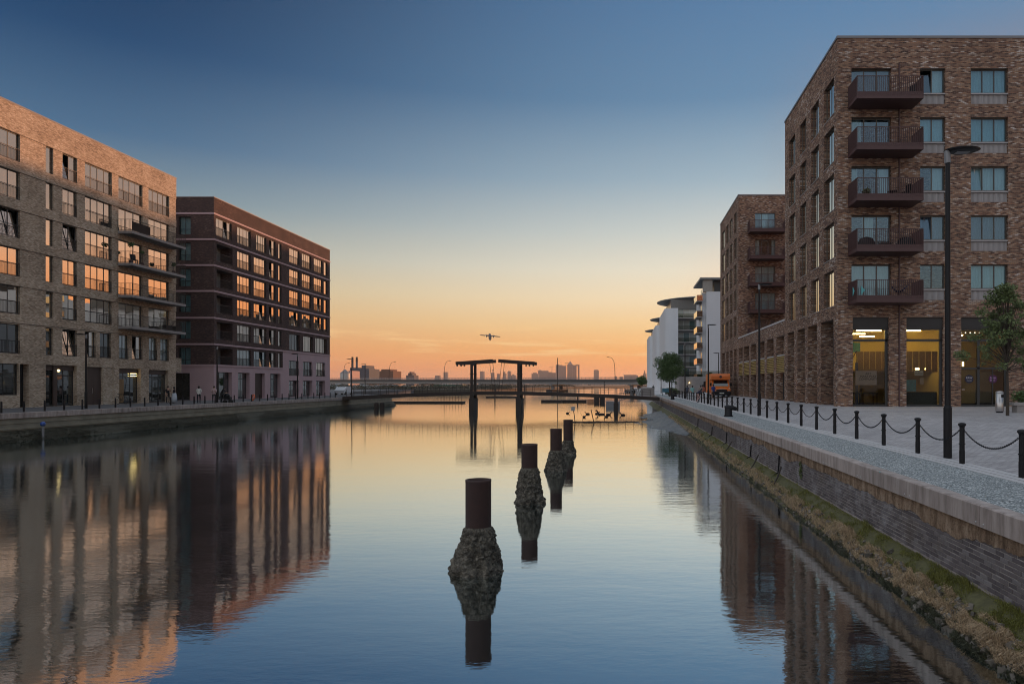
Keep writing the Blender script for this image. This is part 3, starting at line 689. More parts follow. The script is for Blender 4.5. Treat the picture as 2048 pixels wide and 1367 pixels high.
for o, yv in zip([o for o in COL.objects if o.name.startswith('planter_box')], (71.4, 72.9)): o.location = (-46.4, yv, zb)

# ------------------------------------------------------------------ left dark brick block with pink bands
b2 = thing('dark_apartment_building', 'dark brick apartment block with pale pink bands and a pink ground floor', 'building', (-54, 97, GZL))
f = Fac(b2, -47.4, 0, 90); g2 = Fac(b2, 0, 81.2, 0)
Ya, Yb, TOP, YM = 81.2, 113.4, 25.36, 97.7
bands = [23.4, 20.4, 17.4, 14.4, 11.3, 8.25, 5.8]
wins = []
for r in range(6):
    zt, zb = bands[r]-.38, bands[r]-2.45
    c = ([(81.6,84.9,4,'w')] if r == 0 else [(81.75,85.1,0,'log')])+[(86.1,89.26,4,'w'),((90.6 if r == 0 else 90.0),93.15,4,'w'),(93.9,95.65,2,'t'),(96.4,97.3,1,'n')]
    if r < 4: c += [(99.6,102.7,4,'w'),(103.5,106.6,4,'w'),(107.5,110.6,4,'w'),(111.1,112.4,1,'n')]
    wins += [(a,b,zb,zt,n,k) for a,b,n,k in c]
wins += [(a,b,8.5,10.8,n,'s') for a,b,n in ((99.6,102.8,3),(103.9,107.2,3),(108.,112.2,4))]
wins += [(a,b,4.82,6.98,3,'s') for a,b in ((99.5,102.6),(103.8,107.),(108.3,111.6))]
wins += [(a,b,GZL+.05,4.13,2,'g') for a,b in ((99.5,102.6),(103.8,107.),(108.3,111.6))]
wins += [(81.95,85.0,GZL,5.03,3,'g'),(86.3,89.,GZL,5.03,2,'g'),(90.3,92.8,GZL,5.03,2,'d'),(94.2,97.06,GZL,5.03,3,'g')]
f.ops = [(a,b,c,d,1.5 if k == 'log' else (.55 if k in 'gd' else .22)) for a,b,c,d,n,k in wins]
f.wall('wall', Ya, YM, 5.8, TOP-.1, M['darkbrick']); f.wall('wall', YM, Yb, 8.25, TOP-.1, M['darkbrick'])
f.wall('pink_base', Ya, YM, GZL-.3, 5.8, M['pink']); f.wall('pink_base', YM, Yb, GZL-.3, 8.25, M['pink'])
for i, z in enumerate(bands):
    e = YM if i == 6 else Yb+.06
    f.local('band', MB().box(Ya,-.07,z-.1,e,-.0005,z+.1), M['pink'])
    g2.local('band', MB().box(-62,-.07,z-.1,-47.33,-.0005,z+.1), M['pink'])
f.local('capping', MB().box(Ya-.05,-.05,TOP-.098,Yb+.05,.4,TOP), M['capping'])
g2.local('capping', MB().box(-62,-.045,TOP-.095,-47.41,.4,TOP-.003), M['capping'])
for (a, b, z0, z1, n, k) in wins:
    if k == 'log':
        f.local('loggia_wall', MB().box(a,1.49,z0,b,1.56,z1), M['ltgrey'])
        window(f, a+.1, a+1.1, z0+.02, z1-.05, 1, 1.44, glass='glassdark')
        f.put('railing', rail_mesh(b-a-.04), a+.02, z0+.02, -.1)
        f.local('wall_light', MB().box(a+1.95,1.4,z0+1.45,a+2.05,1.488,z0+1.6), M['black'])
    elif k == 'g': window(f, a, b, z0+.02, z1, n, .45, glass='glassdark', tr=2.5 if z1 > 4.5 else 1.7, fw=.08)
    elif k == 'd': f.local('door', MB().box(a,.4,z0,b,.47,z1), M['browndoor'])
    elif k == 's': window(f, a, b, z0, z1, n, .22, z0 < 5, glass='glass' if b > 107 and random.random() < .6 else 'glassdark')
    elif k == 't': window(f, a, b, z0, z1, n, .13, True, tilt=(0,))
    elif k == 'n': window(f, a, b, z0, z1, n, .12)
    else: window(f, a, b, z0, z1, n, .12, True, glass='glass' if z0 > 8.5 else 'glassteal', jit=.5, tilt=(2,) if random.random() < .22 else ())
g2.ops = [(-51.5,-50.1,b_-2.45,b_-.38,.25) for b_ in bands[:6]]+[(-52.2,-50.2,GZL,4.9,.4)]
g2.wall('wall', -62, -47.4, 5.8, TOP-.1, M['darkbrick']); g2.wall('pink_base', -62, -47.4, GZL-.3, 5.8, M['pink'])
for b_ in bands[:6]: window(g2, -51.5, -50.1, b_-2.45, b_-.38, 2, .18, False, 'clearblue', tr=.65, curtain=[('curtainw',0,1)] if b_ > 20 else [('curtain',0,1)])
window(g2, -52.2, -50.2, GZL+.02, 4.9, 2, .3, glass='glassdark', tr=2.4)
mb = MB(); X0, X1 = -62, -47.41
mb.quad((X1,Yb,1.4),(X0,Yb,1.4),(X0,Yb,TOP-.1),(X1,Yb,TOP-.1)); mb.quad((X0,Yb,1.4),(X0,Ya,1.4),(X0,Ya,TOP-.1),(X0,Yb,TOP-.1)); part(b2, 'wall', mb, M['darkbrick'])
mb = MB(); mb.quad((X0,Ya+.01,TOP-.5),(X1,Ya+.01,TOP-.5),(X1,Yb,TOP-.5),(X0,Yb,TOP-.5)); part(b2, 'roof', mb, M['roofgrey'])

# ------------------------------------------------------------------ right near brick block
GZR = 2.2; FX, FY = 13.44, 43.75; TOP = 25.35
b3 = thing('brick_apartment_building', 'red brown brick apartment block with red metal balconies above lit studios', 'building', (20, 48, GZR))
f = Fac(b3, 0, FY, 0); s_ = Fac(b3, FX, 0, -90)
tops = [23.33-3.06*k for k in range(5)]
for zt in tops: f.ops += [(14.31,16.8,zt-2.16,zt,.25),(18.6,20.18,zt-2.23,zt,.22),(21.78,24.1,zt-2.23,zt,.22),(26.2,28.4,zt-2.23,zt,.22)]
shops = [(14.4,16.65),(17.75,20.06),(21.17,24.14),(26.0,28.4)]
f.ops += [(a,b,GZR-.1,7.78,.4) for a,b in shops]
f.wall('wall', FX, 75, GZR-.3, TOP-.15, M['redbrick'])  # plain length past the windows runs on unseen, added to block low sun
sy = [(44.5,46.7),(47.95,49.9),(51.2,53.0),(54.5,56.5)]
for zt in tops: s_.ops += [(-b,-a,zt-2.5,zt-.2,.2) for a,b in sy]
ar = [(44.6,47.4),(48.4,50.8),(51.6,53.8),(54.8,57.0)]
s_.ops += [(-b,-a,GZR-.1,7.75,.9) for a,b in ar]
s_.wall('wall', -57.9, -FY, GZR-.3, TOP-.15, M['redbrick'])
for fac, a, b in ((f, FX-.05, 75.05),): fac.local('capping', MB().box(a,-.05,TOP-.148,b,.45,TOP), M['capping'])
s_.local('capping', MB().box(-57.95,-.05,TOP-.15,-FY+.0,.45,TOP-.002), M['capping'])
mb = MB(); mb.quad((75,57.9,2),(FX+.01,57.9,2),(FX+.01,57.9,TOP-.15),(75,57.9,TOP-.15)); mb.quad((75,FY,2),(75,57.9,2),(75,57.9,TOP-.15),(75,FY,TOP-.15)); part(b3, 'wall', mb, M['redbrick'])
mb = MB(); mb.quad((FX+.02,FY+.02,TOP-.6),(75,FY+.02,TOP-.6),(75,57.9,TOP-.6),(FX+.02,57.9,TOP-.6)); part(b3, 'roof', mb, M['roofgrey'])
def panel_mesh(w, h):
    k = ('pan', round(w,2), round(h,2))
    if k not in MC:
        mb = MB(); mb.box(0,.03,0,w,.06,h); n = int(w/.075)
        for i in range(n): mb.box(i*w/n+.012,.0,.0,i*w/n+.055,.0295,h)
        for i in (1,2): mb.box(w*i/3-.012,-.004,0,w*i/3+.012,.029,h)
        MC[k] = mb.mesh('panel', M['panel'])
    return MC[k]
curt = {2:[[('curtainw',.55,1)],[('curtain',0,1)],[('curtainw',.5,1)],[('curtaind',0,1)],[]], 3:[[('curtain',0,1)],[('curtain',0,1)],[('curtainw',0,1)],[('curtaind',0,1)],[('curtain',0,1)]]}
for r, zt in enumerate(tops):
    window(f, 14.31, 16.8, zt-2.16, zt, 3, .22, False, 'clearblue', 'framebr', fw=.075, curtain=[[],[('curtainw',0,.3)],[('curtainw',0,.2),('curtainw',.75,1)],[('curtainw',.33,.6)],[('curtainw',0,1)]][r])
    for n, a, b in ((2,18.6,20.18),(3,21.78,24.1),(3,26.2,28.4)):
        window(f, a, b, zt-1.53, zt, n, .18, False, 'clearblue', 'framebr', fw=.07, curtain=curt[n][r], tilt=(0,) if (n+r) % 3 == 2 else ())
        f.local('sill', MB().box(a,.02,zt-1.62,b,.2,zt-1.535), M['panel'])
        f.put('panel', panel_mesh(b-a, .6), a, zt-2.225, -.12)
    balcony(f, 14.09, 18.1, zt-2.36, 1.68, .2, 'rust', .118, .022, .06, 1.17, .22, 'rust')
    for a, b in sy:
        window(s_, -b, -a, zt-2.5, zt-.2, 2, .17, False, 'glass', 'framebr', fw=.06, jit=.3)
        s_.local('sill', MB().box(-b,-.03,zt-2.54,-a,.3,zt-2.503), M['panel'])
f.local('downpipe', MB().tube([(17.28,-.06,2.2),(17.28,-.06,23.6)], .05, 8), M['rust'])
for a, b in ar: window(s_, -b, -a, GZR+.02, 7.74, 2, .8, glass='glassdark', frame='frame', tr=4.3, fw=.08)
EX = mat('graphite_fascia', (.03,.027,.026), .6)
for a, b in shops:
    f.local('fascia_panel', MB().box(a+.002,.12,7.1,b-.002,.2,7.775), EX)
    mb = MB(); y0, y1 = .2, .3
    mb.box(a,y0,6.28,b,y1,6.43); mb.box(a,y0,7.0,b,y1,7.1); mb.box(b-.17,y0,2.2,b-.002,y1,7.0); mb.box(a+.002,y0,2.2,a+.06,y1,7.0); mb.box(a+.06,y0,2.2,b-.17,y1,2.32)
    if a > 20 and a < 25:
        mb.box(a+1.1,y0,2.32,a+1.26,y1,6.28); mb.box(a+.06,y0,4.55,b-.17,y1,4.66); mb.box(a+2.05,y0,2.32,a+2.1,y1,4.55)
    o = f.local('shopfront', mb, M['frame'])
    put('pane', MB().box(a+.06,.24,6.43,b-.17,.252,7.0).mesh('pane', M['clear']), o); put('pane', MB().box(a+.06,.24,2.32,b-.17,.252,6.28).mesh('pane', M['clear']), o)
    if a > 20 and a < 25: put('handle', MB().box(a+.12,.12,3.25,a+.28,.198,3.29).mesh('handle', M['steel']), o)
# lit interior
mb = MB(); rx0, rx1, ry0, ry1 = 14.38, 29.5, FY+.45, 52.5
mb.quad((rx0,ry1,2.2),(rx1,ry1,2.2),(rx1,ry1,7.6),(rx0,ry1,7.6)); mb.quad((rx0,ry0,2.2),(rx0,ry1,2.2),(rx0,ry1,7.6),(rx0,ry0,7.6)); mb.quad((rx1,ry1,2.2),(rx1,ry0,2.2),(rx1,ry0,7.6),(rx1,ry1,7.6)); mb.quad((rx0,ry0,7.6),(rx0,ry1,7.6),(rx1,ry1,7.6),(rx1,ry0,7.6))
mb.quad((20.62,ry0+.4,2.2),(20.62,ry1,2.2),(20.62,ry1,7.6),(20.62,ry0+.4,7.6))
part(b3, 'room_wall', mb, M['wallroom'])
mb = MB(); mb.box(rx0,FY+.26,2.15,rx1,ry1,2.215); part(b3, 'room_floor', mb, M['floorroom'])
mz = thing('mezzanine', 'timber mezzanine with boarded balustrade inside the lit studio', 'mezzanine', (17.5, 49, 2.2))
mb = MB(); mb.box(15.5,46.2,4.45,20.55,52.4,4.6); mb.box(20.7,45.7,4.45,28.5,52.4,4.6); part(mz, 'floor_deck', mb, M['wood'])
for i in range(13):
    x = 15.5+i*.39; mb = MB(); mb.box(x,46.15-(i*.04),4.4,x+.37,46.18-(i*.04),5.75); part(mz, 'board', mb, M['wood'])
mb = MB(); mb.tube([(14.5,45.9,4.2),(15.35,46,5.75)], .03, 6); mb.tube([(14.5,45.9,2.2),(14.5,45.9,4.2)], .03, 6); mb.tube([(15.4,46,4.4),(15.4,46,5.8)], .03, 6); part(mz, 'handrail', mb, M['black'])
for k, (x, yv, z, w) in enumerate(((15.9,45.2,7.05,1.6),(15.3,46.6,6.95,1.7),(14.9,48.4,6.95,1.5),(16.9,48.4,6.9,1.0),(18.6,45.2,7.05,1.3),(19.3,49.8,6.9,1.2))):
    tubelamp(f'glowing strip light under the studio ceiling, {ordinal(k)} from the window corner', (x, yv, z), (w,.06), .03, 'strip lights in the studio')
for k in range(6): tag(put('spotlight', MB().lathe([(.03,-.03),(.035,0),(.03,.03)], 8).mesh('spotlight', M['spot'])), f'tiny spotlight in the row above the round window signs, {ordinal(k)} from the lamp post', 'light', 'small spotlights above the door'); 
for k, o in enumerate([o for o in COL.objects if o.name.startswith('spotlight')]): o.location = (21.5+k*.3, 45.1, 6.92)
for k, (x, yv, z, w) in enumerate(((22.0,46.5,6.85,1.2),(23.4,47.6,6.6,.9))): tubelamp(f'{["left","right"][k]} warm strip light in the room behind the young tree', (x, yv, z), (w,.06), .03)
tubelamp('short bright strip light over the bench in the second studio window', (19.5, 45.8, 4.6), (.7,.05), .04)
tag(put('wall_lantern', MB().box(21.2,43.62,4.72,21.28,43.72,5.0).mesh('wall_lantern', M['globe'])), 'small amber lantern beside the studio door', 'lamp')
for k, x in enumerate((14.75, 15.65)): tag(put('ceiling_light', MB().lathe([(.035,-.03),(.04,0),(.035,.03)], 8).mesh('ceiling_light', M['spot']), None, (x, 45.2, tops[3]-.45)), f'{["left","right"][k]} ceiling spotlight shining behind the fourth red balcony', 'light')
# furniture and papers in the studio windows
def boxthing(name, label, cat, lo, hi, m): return tag(put(name, MB().box(*lo, *hi).mesh(name, M[m] if isinstance(m, str) else m)), label, cat)
boxthing('poster_board', 'pale board with printed words behind the first studio window', 'board', (14.75,44.3,3.55), (16.1,44.33,4.45), mat('paper_pink', (.55,.44,.42), .8))
boxthing('notice', 'blue and teal picture leaning in the second studio window', 'picture', (17.82,44.1,3.15), (18.5,44.13,3.88), mat('teal_print', (.05,.28,.34), .7, vary=.6, scale=5))
boxthing('cabinet', 'low dark green cabinet below the teal picture in the second studio window', 'cabinet', (17.82,44.2,2.22), (19.85,44.7,3.12), mat('dark_green_cabinet', (.03,.04,.032), .6))
boxthing('notice_sheet', 'white sheet with printed letters in the second studio window', 'notice', (18.4,44.1,4.15), (18.95,44.12,4.45), mat('paper_white', (.6,.57,.52), .8))
boxthing('pin_board', 'small buff noticeboard under the white sheet in the second studio window', 'notice', (18.75,44.1,3.6), (18.98,44.12,4.0), mat('card', (.42,.32,.24), .8))
boxthing('wall_picture', 'blue picture high on the back wall of the first studio', 'picture', (16.9,52.4,6.0), (17.8,52.47,6.7), mat('blue_print', (.03,.2,.32), .7, vary=.6, scale=6))
boxthing('exit_sign', 'small green exit sign on the back wall of the first studio', 'sign', (16.35,52.4,6.35), (16.75,52.47,6.5), 'exit')
boxthing('column', 'blue painted steel column inside the first studio window', 'column', (15.1,45.3,2.22), (15.25,45.45,5.0), mat('blue_paint', (.03,.05,.13), .5))
for k, x in enumerate((14.6, 15.7)):
    t = thing('work_table', f'dark work table inside the first studio window, {["left","right"][k]} of the pair', 'table', (x+.3,45.6,2.22))
    mb = MB(); mb.box(x-.2,45.2,2.98,x+.8,46,3.04); part(t, 'tabletop', mb, M['black'])
    for dx in (-.15,.75):
        for dy in (45.25,45.95): mb = MB(); mb.cyl(x+dx,dy,2.22,2.98,.025,n=6); part(t, 'leg', mb, M['black'])
boxthing('door_blind', 'ochre blind behind the glass of the studio door', 'blind', (21.35,44.1,2.4), (22.2,44.12,4.5), mat('ochre_blind', (.33,.22,.07), .8))
boxthing('back_screen', 'beige screen behind the wide window beside the studio door', 'screen', (22.5,45.4,2.4), (23.95,45.43,4.4), mat('beige', (.3,.25,.17), .9))
def text(name, s, p, size, m, label=None, cat=None, parent=None, al='CENTER'):
    cu = bpy.data.curves.new(name, 'FONT'); cu.body = s; cu.size = size; cu.align_x = al; cu.extrude = .002; cu.space_line = .85; cu.materials.append(m)
    q = bpy.data.objects.new('q', cu); COL.objects.link(q); me = bpy.data.meshes.new_from_object(q.evaluated_get(bpy.context.evaluated_depsgraph_get())); bpy.data.objects.remove(q); me.name = name
    o = put(name, me, None, p, (R(90),0,0))
    if parent: o.parent = parent
    return tag(o, label, cat) if label else o
INK = mat('ink', (.03,.02,.05), .7)
t = text('window_lettering', 'ART\nMAKE PLAY\nCOMMUNITY', (15.55, 44.29, 4.2), .2, INK, 'dark printed words on the pale board in the first studio window', 'lettering')
text('notice_lettering', 'PLACE', (18.68, 44.09, 4.24), .16, INK, 'dark printed word on the white sheet in the second studio window', 'lettering')
for nm, x, colr, l1, l2, lab in (('round_sign', 21.78, (.012,.012,.035), 'RAW', 'materials', 'dark blue round sign reading RAW on the studio door glass'), ('round_sign', 23.27, (.07,.008,.06), 'bow', 'arts', 'purple round sign reading bow arts on the glass beside the studio door')):
    t = thing(nm, lab, 'sign', (x, FY+.225, 3.93))
    mb = MB(); mb.tube([(0,-.003,0),(0,.003,0)], .265, 28); put('disc', mb.mesh('disc', mat('disc_'+l1, colr, .5)), t)
    wm = mat('vinyl_'+l1, (.5,.5,.55) if l1 == 'RAW' else (.42,.3,.45), .6)
    text('lettering', l1, (.0,-.005,.02), .17 if l1 == 'RAW' else .2, wm, parent=t); text('lettering', l2, (.0 if l1 == 'RAW' else -.04,-.005,-.12), .085 if l1 == 'RAW' else .2, wm, parent=t)
# things on the red balconies
bz = [zt-2.355 for zt in tops]
chair('dark slatted folding chair on the third red balcony from the top', (17.3, 42.9, bz[2]), R(-70)); 
t = thing('folding_table', 'small dark folding table on the third red balcony from the top', 'table', (16.5, 42.8, bz[2]))
put('tabletop', MB().cyl(0,0,.5,.53,.3,n=14).mesh('tabletop', M['black']), t)
for k in range(3): put('leg', MB().tube([(.25*math.cos(k*2.1),.25*math.sin(k*2.1),0),(-.1*math.cos(k*2.1),-.1*math.sin(k*2.1),.5)], .012, 5).mesh('leg', M['black']), t)
potplant('leafy plants in a pot on the third red balcony from the top', (14.9, 42.7, bz[2]), .5, .25, 11, 'leaf')
chair('dark chair in the right corner of the topmost red balcony', (17.6, 42.9, bz[0]), R(-60))
for k, (x, w, lab) in enumerate(((14.95,.55,'black covered armchair at the left end of the fourth red balcony'),(17.35,.6,'black covered lounge chair at the right end of the fourth red balcony'))):
    mb = MB(); mb.lathe([(w*.9,0),(w,.12),(w*.95,.45),(w*.7,.72),(w*.2,.82)], 14, sy=.75); tag(put('covered_chair', mb.mesh('covered_chair', M['black'], True), None, (x,42.9,bz[3])), lab, 'chair')
t = thing('low_table', 'low black table between the covered chairs on the fourth red balcony', 'table', (16.1,42.8,bz[3]))
put('tabletop', MB().box(-.35,-.25,.38,.35,.25,.42).mesh('tabletop', M['black']), t)
for a in (-.3,.3): put('leg', MB().box(a-.02,-.2,0,a+.02,.2,.38).mesh('leg', M['black']), t)
vs = []; fs = []
for i in range(13):
    u = i/12; x = 16.35+u*1.2; z = bz[4]+1.05-.62*math.sin(PI*u**.8)
    for j in range(5): vs.append((x, 42.75+(j-2)*.12*math.sin(PI*u), z+.06*abs(j-2)*math.sin(PI*u)))
for i in range(12):
    for j in range(4): a = i*5+j; fs.append((a, a+5, a+6, a+1))
tag(put('hammock', MB().add(vs, fs).mesh('hammock', mat('navy_cloth', (.02,.03,.07), .9))), 'dark blue hammock slung across the lowest red balcony', 'hammock')
mb = MB(); tq = mat('turquoise_board', (.12,.5,.52), .6); zc = bz[4]+.52
mb.add([(14.085,42.5,zc),(14.085,42.78,zc+.28),(14.085,42.78,zc-.28),(14.07,42.5,zc),(14.07,42.78,zc+.28),(14.07,42.78,zc-.28)], [(0,1,2),(3,5,4),(0,3,4,1),(1,4,5,2),(2,5,3,0)])
mb.add([(14.35,42.1,zc+.28),(14.35,42.1,zc-.28),(14.6,42.1,zc),(14.35,42.115,zc+.28),(14.35,42.115,zc-.28),(14.6,42.115,zc)], [(0,1,2),(3,5,4),(0,3,4,1),(1,4,5,2),(2,5,3,0)])
tag(put('arrow_board', mb.mesh('arrow_board', tq)), 'turquoise arrow shaped board at the corner of the lowest red balcony', 'board')

# ------------------------------------------------------------------ right podium and far tower
pod = thing('brick_podium', 'low brick podium with yellow louvres joining the two brick blocks on the right', 'building', (15, 69, GZR))
s_ = Fac(pod, FX, 0, -90)
bays = [(58.15,61.2),(62.25,65.3),(66.25,69.4),(70.4,73.4),(74.4,77.6),(78.35,80.95)]
s_.ops = [(-b,-a,GZR-.1,7.7,.7) for a,b in bays]
s_.wall('wall', -81.2, -57.9, GZR-.3, 8.85, M['redbrick'])
s_.local('capping', MB().box(-81.2,-.05,8.852,-57.9,.45,9.0), M['paleconc'])
for a, b in bays:
    s_.local('bay_wall', MB().box(-b,.62,6.12,-a,.69,7.7), M['redbrick']); s_.local('sill', MB().box(-b,.05,6.02,-a,.62,6.115), M['paleconc'])
    o = s_.local('louvre', MB().box(-b,.16,4.6,-a,.2,6.015), M['framebr'])
    for k in range(9):
        key = ('lv', round(b-a,2))
        if key not in MC:
            mb = MB(); mb.obox(((b-a)/2,0,0), (b-a)/2, .07, .022, Matrix.Rotation(R(28), 3, 'X')); MC[key] = mb.mesh('slat', M['louvre'])
        put('slat', MC[key], o, (-b,.08,4.68+k*.155))
    window(s_, -b, -a, GZR+.02, 4.58, 2, .6, glass='glassdark', fw=.08)
mb = MB(); mb.quad((FX+.05,57.92,8.8),(30,57.92,8.8),(30,81.18,8.8),(FX+.05,81.18,8.8)); part(pod, 'roof', mb, M['roofgrey'])
b4 = thing('brick_tower', 'far red brown brick tower with narrow windows and red balconies beyond the podium', 'building', (18, 88, GZR))
TY0, TY1, TOP = 81.2, 96.2, 25.6
f = Fac(b4, 0, TY0, 0); s_ = Fac(b4, FX, 0, -90)
tops = [23.45-3.08*k for k in range(5)]
f.ops = [(15.37,17.73,zt-2.15,zt,.25) for zt in tops]
f.wall('wall', FX, 30, 8.82, TOP-.15, M['redbrick'])
sy = [(82.5,84.3),(85.6,87.6),(88.7,90.7),(92.1,94.5)]
for zt in tops: s_.ops += [(-b,-a,zt-1.85,zt+.5,.2) for a,b in sy]
s_.ops += [(-b,-a,GZR-.1,7.75,.8) for a,b in sy]
s_.wall('wall', -TY1, -TY0, GZR-.3, TOP-.15, M['redbrick'])
f.local('capping', MB().box(FX-.05,-.05,TOP-.148,30,.45,TOP), M['capping']); s_.local('capping', MB().box(-TY1-.05,-.05,TOP-.15,-TY0,.45,TOP-.002), M['capping'])
for r, zt in enumerate(tops):
    window(f, 15.37, 17.73, zt-2.15, zt, 3, .2, False, 'clearblue', 'framebr', curtain=[[('curtainw',.3,.7)],[('curtainw',0,.25),('curtainw',.85,1)],[('curtainw',0,.95)],[('curtain',0,1)],[('curtaind',0,1)]][r])
    balcony(f, 14.5, 18.6, zt-2.3, 1.6, .2, 'rust', .13, .024, .06, 1.15, .22, 'rust')
    for a, b in sy: window(s_, -b, -a, zt-1.85, zt+.5, 2, .1, False, 'glass', 'framebr', fw=.07, jit=.3)
for a, b in sy: window(s_, -b, -a, GZR+.02, 7.74, 2, .7, glass='glassdark', tr=4.3)
mb = MB(); mb.quad((30,TY1,2),(FX+.01,TY1,2),(FX+.01,TY1,TOP-.15),(30,TY1,TOP-.15)); mb.quad((30,TY0,2),(30,TY1,2),(30,TY1,TOP-.15),(30,TY0,TOP-.15)); part(b4, 'wall', mb, M['redbrick'])
mb = MB(); mb.quad((FX+.02,TY0+.02,TOP-.6),(30,TY0+.02,TOP-.6),(30,TY1,TOP-.6),(FX+.02,TY1,TOP-.6)); part(b4, 'roof', mb, M['roofgrey'])

# ------------------------------------------------------------------ white apartment blocks by the river
w1 = thing('white_apartment_building', 'white rendered apartment block with flat grey roof, standing just behind the brick tower', 'building', (22, 136, 2))
mb = MB(); mb.box(15.6,130,2,60,141.5,20.8); mb.box(14.95,131.6,2,15.598,141.5,20.8); part(w1, 'wall', mb, M['white'])  # stretched far out of view to hold the low sun off the left bank
mb = MB(); mb.box(17.2,131.2,20.802,60,141,23.0); part(w1, 'penthouse', mb, M['frame'])
mb = MB(); mb.box(14.4,129.6,23.002,60.6,142.2,23.35); part(w1, 'roof', mb, M['roofgrey'])
mb = MB(); mb.box(15.0,129.98,20.8,16.7,131.2,23.0); part(w1, 'pier', mb, mat('putty_panel', (.3,.28,.25), .7))
for k in range(6):
    z = 3.2+k*2.95+1.2
    mb = MB(); mb.box(13.9,130.6,z-.1,14.945,136.4,z+.02); o = part(w1, 'balcony', mb, M['concrete'])
    mb = MB(); mb.box(13.9,130.62,z+.03,13.94,136.4,z+1.1); mb.box(13.94,130.62,z+.03,14.94,130.66,z+1.1); part(w1, 'balustrade', mb, M['glass'])
    mb = MB(); mb.box(14.9,131.8,z+.1,14.948,133.2,z+2.2); part(w1, 'window', mb, M['glassdark'])
def white_block(yv, x0, label, full):
    b = thing('white_stepped_block', label, 'building', (x0+5, yv+12, 2))
    mb = MB(); n = 10; poly = [(x0+.0, yv+26), (x0, yv+2.2)]+[(x0+3.2*(1-math.cos(PI/2*k/n)), yv+2.2-2.2*math.sin(PI/2*k/n)) for k in range(1, n+1)]+[(x0+3.2, yv+26)]
    mb.prism(poly, 1.7, 22.2); part(b, 'curved_wall', mb, M['white'])
    mb = MB(); mb.box(x0+3.202, yv+3.4, 1.7, x0+75, yv+26, 24.0); part(b, 'wall', mb, M['white'])  # unseen back wall lengthened to stop low sun leaking onto the left blocks
    mb = MB(); mb.box(x0+1.6, yv+2.5, 22.202, x0+26, yv+24, 24.6); part(b, 'penthouse', mb, mat('penthouse_glass', (.12,.12,.115), .3))
    mb = MB(); mb.lathe([(.9,-.25),(1,-.05),(1,.1),(.95,.25)], 40, (x0+13, yv+12, 24.85), sx=14.4, sy=13.5); part(b, 'roof', mb, M['roofgrey'])
    if full:
        for k in range(8):
            z = 2.0+k*2.98
            if z > 22: break
            mb = MB(); mb.box(x0+3.0, yv+.9, z-.15, x0+9.2, yv+3.398, z+.05); part(b, 'balcony', mb, M['concrete'])
            mb = MB(); mb.box(x0+3.1, yv+.92, z+.1, x0+9.2, yv+.96, z+1.1); part(b, 'balustrade', mb, M['clear'])
            for j in range(4):
                mb = MB(); mb.box(x0+3.35+j*1.45, yv+3.33, z+.1, x0+4.7+j*1.45, yv+3.395, z+2.45); part(b, 'window', mb, M['glasspale' if (j+k*2) % 3 else 'glassteal'])
            mb = MB(); mb.box(x0+3.205, yv+3.3, z+2.5, x0+9.2, yv+3.398, z+2.8); part(b, 'fascia', mb, M['grey'])
    return b
white_block(171, 10.4, 'white stepped block with oval roof and stacked balconies, nearest of three', True)
white_block(220, 10.5, 'white stepped block with oval roof, middle one of the three along the river', False)
white_block(269, 10.3, 'white stepped block with oval roof, farthest of the three along the river', False)
wp = thing('terrace_building', 'low grey building with roof terrace and dark doorway behind the van', 'building', (13, 124, 1.9))
mb = MB(); mb.box(10.2,121,1.6,19,129.5,4.9); mb.box(9.7,120.6,1.6,10.198,129.5,4.9); part(wp, 'wall', mb, M['concrete'])
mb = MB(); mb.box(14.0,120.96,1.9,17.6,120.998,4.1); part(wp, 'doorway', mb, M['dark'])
mb = MB(); mb.box(10.3,121.1,4.95,18.9,121.13,5.9); part(wp, 'balustrade', mb, M['clear'])
globe('small amber lamp glowing on the wall of the low grey building', (11.55, 120.8, 3.85), .11)
# ------------------------------------------------------------------ pilings in the water
def piling(k, x, y, top, ch, cr, label):
    t = thing('piling', label, 'piling', (x, y, 0), 'rusty pilings in a row in the water')
    r = .245; mb = MB(); n = 28
    pr = [(r,-.6),(r,top-.05),(r+.003,top-.04),(r+.003,top),(r-.035,top),(r-.035,top-.7)]
    vs = [(q*math.cos(2*PI*j/n), q*math.sin(2*PI*j/n), z) for q, z in pr for j in range(n)]; fs = []
    for i in range(len(pr)-1):
        for j in range(n): j2 = (j+1) % n; fs.append((i*n+j, i*n+j2, (i+1)*n+j2, (i+1)*n+j))
    fs.append(tuple((len(pr)-1)*n+j for j in range(n)))
    mb.add(vs, fs); put('pipe', mb.mesh('pipe', M['rustpipe'], True), t)
    vs = []; fs = []; n = 110; m_ = 70
    for i in range(m_+1):
        u = i/m_; z = -.12+(ch+.12)*u
        for j in range(n):
            a = 2*PI*j/n; p = Vector((math.cos(a), math.sin(a), 0))
            base = r+.012+(cr-r)*max(0, 1-u)**.9+.05*max(0, 1-u/.3)-(.0 if u < .97 else .02)
            nz = mnoise.noise((p.x*1.6+k*9, p.y*1.6, z*2.2))*.15*(1-u)+mnoise.noise((p.x*4+k*5, p.y*4, z*5))*.085*(1-u*.6)+mnoise.noise((p.x*9, p.y*9+k, z*12))*.05+mnoise.noise((p.x*20, p.y*20+k, z*26))*.03
            if u > .93: nz *= (1-u)/.07
            q = max(r+.004, base+nz*(1.0 if u > .05 else 1)); vs.append((q*p.x, q*p.y, z))
    for i in range(m_):
        for j in range(n): j2 = (j+1) % n; fs.append((i*n+j, i*n+j2, (i+1)*n+j2, (i+1)*n+j))
    put('crust', MB().add(vs, fs).mesh('crust', M['crust'], True), t)
piling(0, -2.79, 13.55, 1.76, .86, .51, 'rusty pipe piling with a flared barnacle crust, largest and nearest of the row')
piling(1, -2.83, 21.3, 1.78, 1.08, .44, 'rusty pipe piling with a crust reaching halfway up, second of the row')
